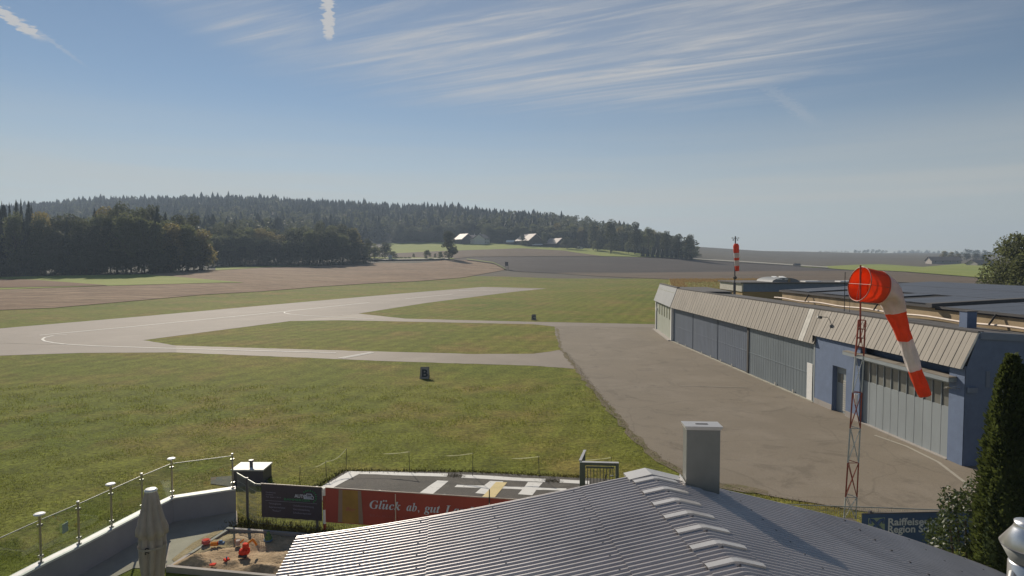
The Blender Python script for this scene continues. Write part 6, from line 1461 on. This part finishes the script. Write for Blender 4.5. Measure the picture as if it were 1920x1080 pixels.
# ---------------------------------------------------------------- farms and far buildings
def gable_house(name, lab, px, base, Y, wid, dep, eave, ridge, rot, wallm, roofm, windows=0, cat='house', chim=0, over=0.8):
    c = D(px, base, Y); z = zt(c.x, Y); t = thing(name, lab, cat, (c.x, Y, z)); R3 = Matrix.Rotation(R(rot), 3, 'Z')
    def T(x, y, zz): return Vector((c.x, Y, z)) + R3 @ Vector((x, y, 0)) + Vector((0, 0, zz))
    w2, d2 = wid / 2, dep / 2; mb = MB()
    mb.add([T(-w2, -d2, -2), T(w2, -d2, -2), T(w2, d2, -2), T(-w2, d2, -2), T(-w2, -d2, eave), T(w2, -d2, eave), T(w2, d2, eave), T(-w2, d2, eave), T(-w2, 0, ridge), T(w2, 0, ridge)],
           [(0, 1, 5, 4), (2, 3, 7, 6), (1, 2, 6, 9, 5), (3, 0, 4, 8, 7)]); mb.build('wall', M[wallm], t)
    s = (ridge - eave) / d2; e = over
    for sg in (-1, 1):
        r_ = MB(); r_.hexa([T(-w2 - e, sg * (d2 + e), eave - s * e), T(w2 + e, sg * (d2 + e), eave - s * e), T(w2 + e, 0, ridge), T(-w2 - e, 0, ridge)], [T(-w2 - e, sg * (d2 + e), eave - s * e + 0.3), T(w2 + e, sg * (d2 + e), eave - s * e + 0.3), T(w2 + e, 0, ridge + 0.3), T(-w2 - e, 0, ridge + 0.3)])
        ro = r_.build('roof', M[roofm], t)
    for k in range(chim):
        q = MB().box(T(-w2 * 0.3 + k * 4, 0.8, ridge + 0.5), (0.8, 0.8, 2.0)).build('chimney', M['render_white'], t)
    for k in range(windows):
        for zz in ((1.2, 3.9) if eave > 4.5 else (1.3,)):
            x = -w2 + wid * (k + 0.5) / windows; q = MB(); q.box(T(x, -d2 - 0.03, zz + 0.6), (1.1, 0.1, 1.3), R3); q.build('window', M['window'], t)
    return t, T
gable_house('barn', 'barn with pale pink roof at the left end of the farm beside the white house', 870, 451, 585, 14, 13, 4.5, 9.4, -54, 'timber', 'rooftile', 0, 'barn')
t, T = gable_house('farmhouse', 'white two storey farmhouse with gable between left barn and garden', 903, 453, 575, 9, 12, 5.6, 9.2, 60, 'render_white', 'rooftile_dark', 3, 'house', 1)
gable_house('farmhouse', 'long pale side wing joined to the white farmhouse', 893, 452, 583, 14, 8, 5.0, 8.0, -20, 'render_white', 'rooftile', 3, 'house', 1)
gable_house('barn', 'large barn with big light roof in the middle of the farms', 992, 460, 565, 20, 16, 4.6, 10.4, -54, 'timber', 'rooftile', 3, 'barn')
gable_house('barn', 'smaller barn with pale green roof at the right of the farms', 1042, 462, 558, 16, 12, 3.6, 8.0, -54, 'timber', 'rooftile', 0, 'barn')
gable_house('shed', 'low shed with white roof left of the large barn', 957, 456, 570, 7, 5, 2.0, 3.6, -15, 'timber', 'white', 0, 'shed', over=0.3)
gable_house('shed', 'flat lean-to with pale roof before the right end of the large barn', 1008, 462, 556, 9, 5, 1.6, 2.4, -12, 'timber', 'white', 0, 'shed', over=0.3)
gable_house('hut', 'pale hut under the dark tree by the field track', 732, 487, 395, 2.2, 2.2, 1.9, 2.6, 5, 'render_white', 'render_white', 0, 'hut', over=0.1)
gable_house('farmhouse', 'far dark roofed farmhouse with pale gable right of the windsock', 1768, 502, 520, 22, 12, 2.8, 5.8, -12, 'concrete', 'rooftile_dark', 4, 'house')
gable_house('farmhouse', 'far low dark roofed farm by the large tree', 1840, 508, 470, 17, 10, 1.8, 4.4, 8, 'concrete', 'rooftile_dark', 4, 'house')
gable_house('hut', 'tiny dark field hut beside the pale track on the ploughed slope', 1494, 500, 448, 4.2, 2.5, 1.0, 1.9, 0, 'timber', 'rooftile_dark', 0, 'hut', over=0.2)
def small_van():
    p = at(1088, 467.5); t = thing('parked_van', 'white van parked at the meadow edge right of the barns', 'van', tuple(p)); x, y, z = p
    MB().hexa([(x - 2.4, y - 1, z + 0.5), (x + 2.4, y - 1, z + 0.5), (x + 2.4, y + 1, z + 0.5), (x - 2.4, y + 1, z + 0.5)], [(x - 2.2, y - 0.9, z + 2.4), (x + 1.2, y - 0.9, z + 2.4), (x + 1.2, y + 0.9, z + 2.4), (x - 2.2, y + 0.9, z + 2.4)]).build('body', M['white'], t)
    MB().box((x - 0.3, y - 1.0, z + 1.9), (2.6, 0.1, 0.6)).build('window', M['window'], t)
    for dx in (-1.5, 1.5): MB().tube([(x + dx, y - 1.05, z + 0.35), (x + dx, y + 1.05, z + 0.35)], 0.4, 10).build('wheel', M['black'], t)
small_van()
def field_cabinet():
    p = at(950, 506); t = thing('raised_hide', 'small dark grey hunting hide at the tip of the stubble field', 'hide', tuple(p)); x, y, z = p
    MB().box((x, y, z + 3.1), (1.7, 1.7, 1.9)).build('cabin', M['darkgrey'], t); MB().box((x, y, z + 4.12), (2.0, 2.0, 0.12)).build('roof', M['black'], t)
    for dx in (-0.8, 0.8):
        for dy in (-0.8, 0.8): MB().tube([(x + dx * 1.15, y + dy * 1.15, z), (x + dx * 0.95, y + dy * 0.95, z + 2.15)], 0.08, 6).build('leg', M['timber'], t)
    q = MB(); q.tube([(x - 0.3, y - 1.5, z), (x - 0.3, y - 0.9, z + 2.3)], 0.05, 5); q.tube([(x + 0.3, y - 1.5, z), (x + 0.3, y - 0.9, z + 2.3)], 0.05, 5); q.build('ladder', M['timber'], t)
field_cabinet()

# ---------------------------------------------------------------- air
def haze():
    mt = bpy.data.materials.new('haze_air'); mt.use_nodes = True; nt = mt.node_tree; nt.nodes.clear()
    o = nt.nodes.new('ShaderNodeOutputMaterial'); v = nt.nodes.new('ShaderNodeVolumePrincipled'); v.inputs['Color'].default_value = (0.58, 0.73, 0.92, 1); v.inputs['Density'].default_value = HAZE; v.inputs['Anisotropy'].default_value = 0.2
    nt.links.new(v.outputs[0], o.inputs['Volume'])
    mb = MB(); mb.box((0, 1500, 45), (10400, 3300, 260)); label(mb.build('haze', mt), kind='stuff')
HAZE = 0.00032
haze()
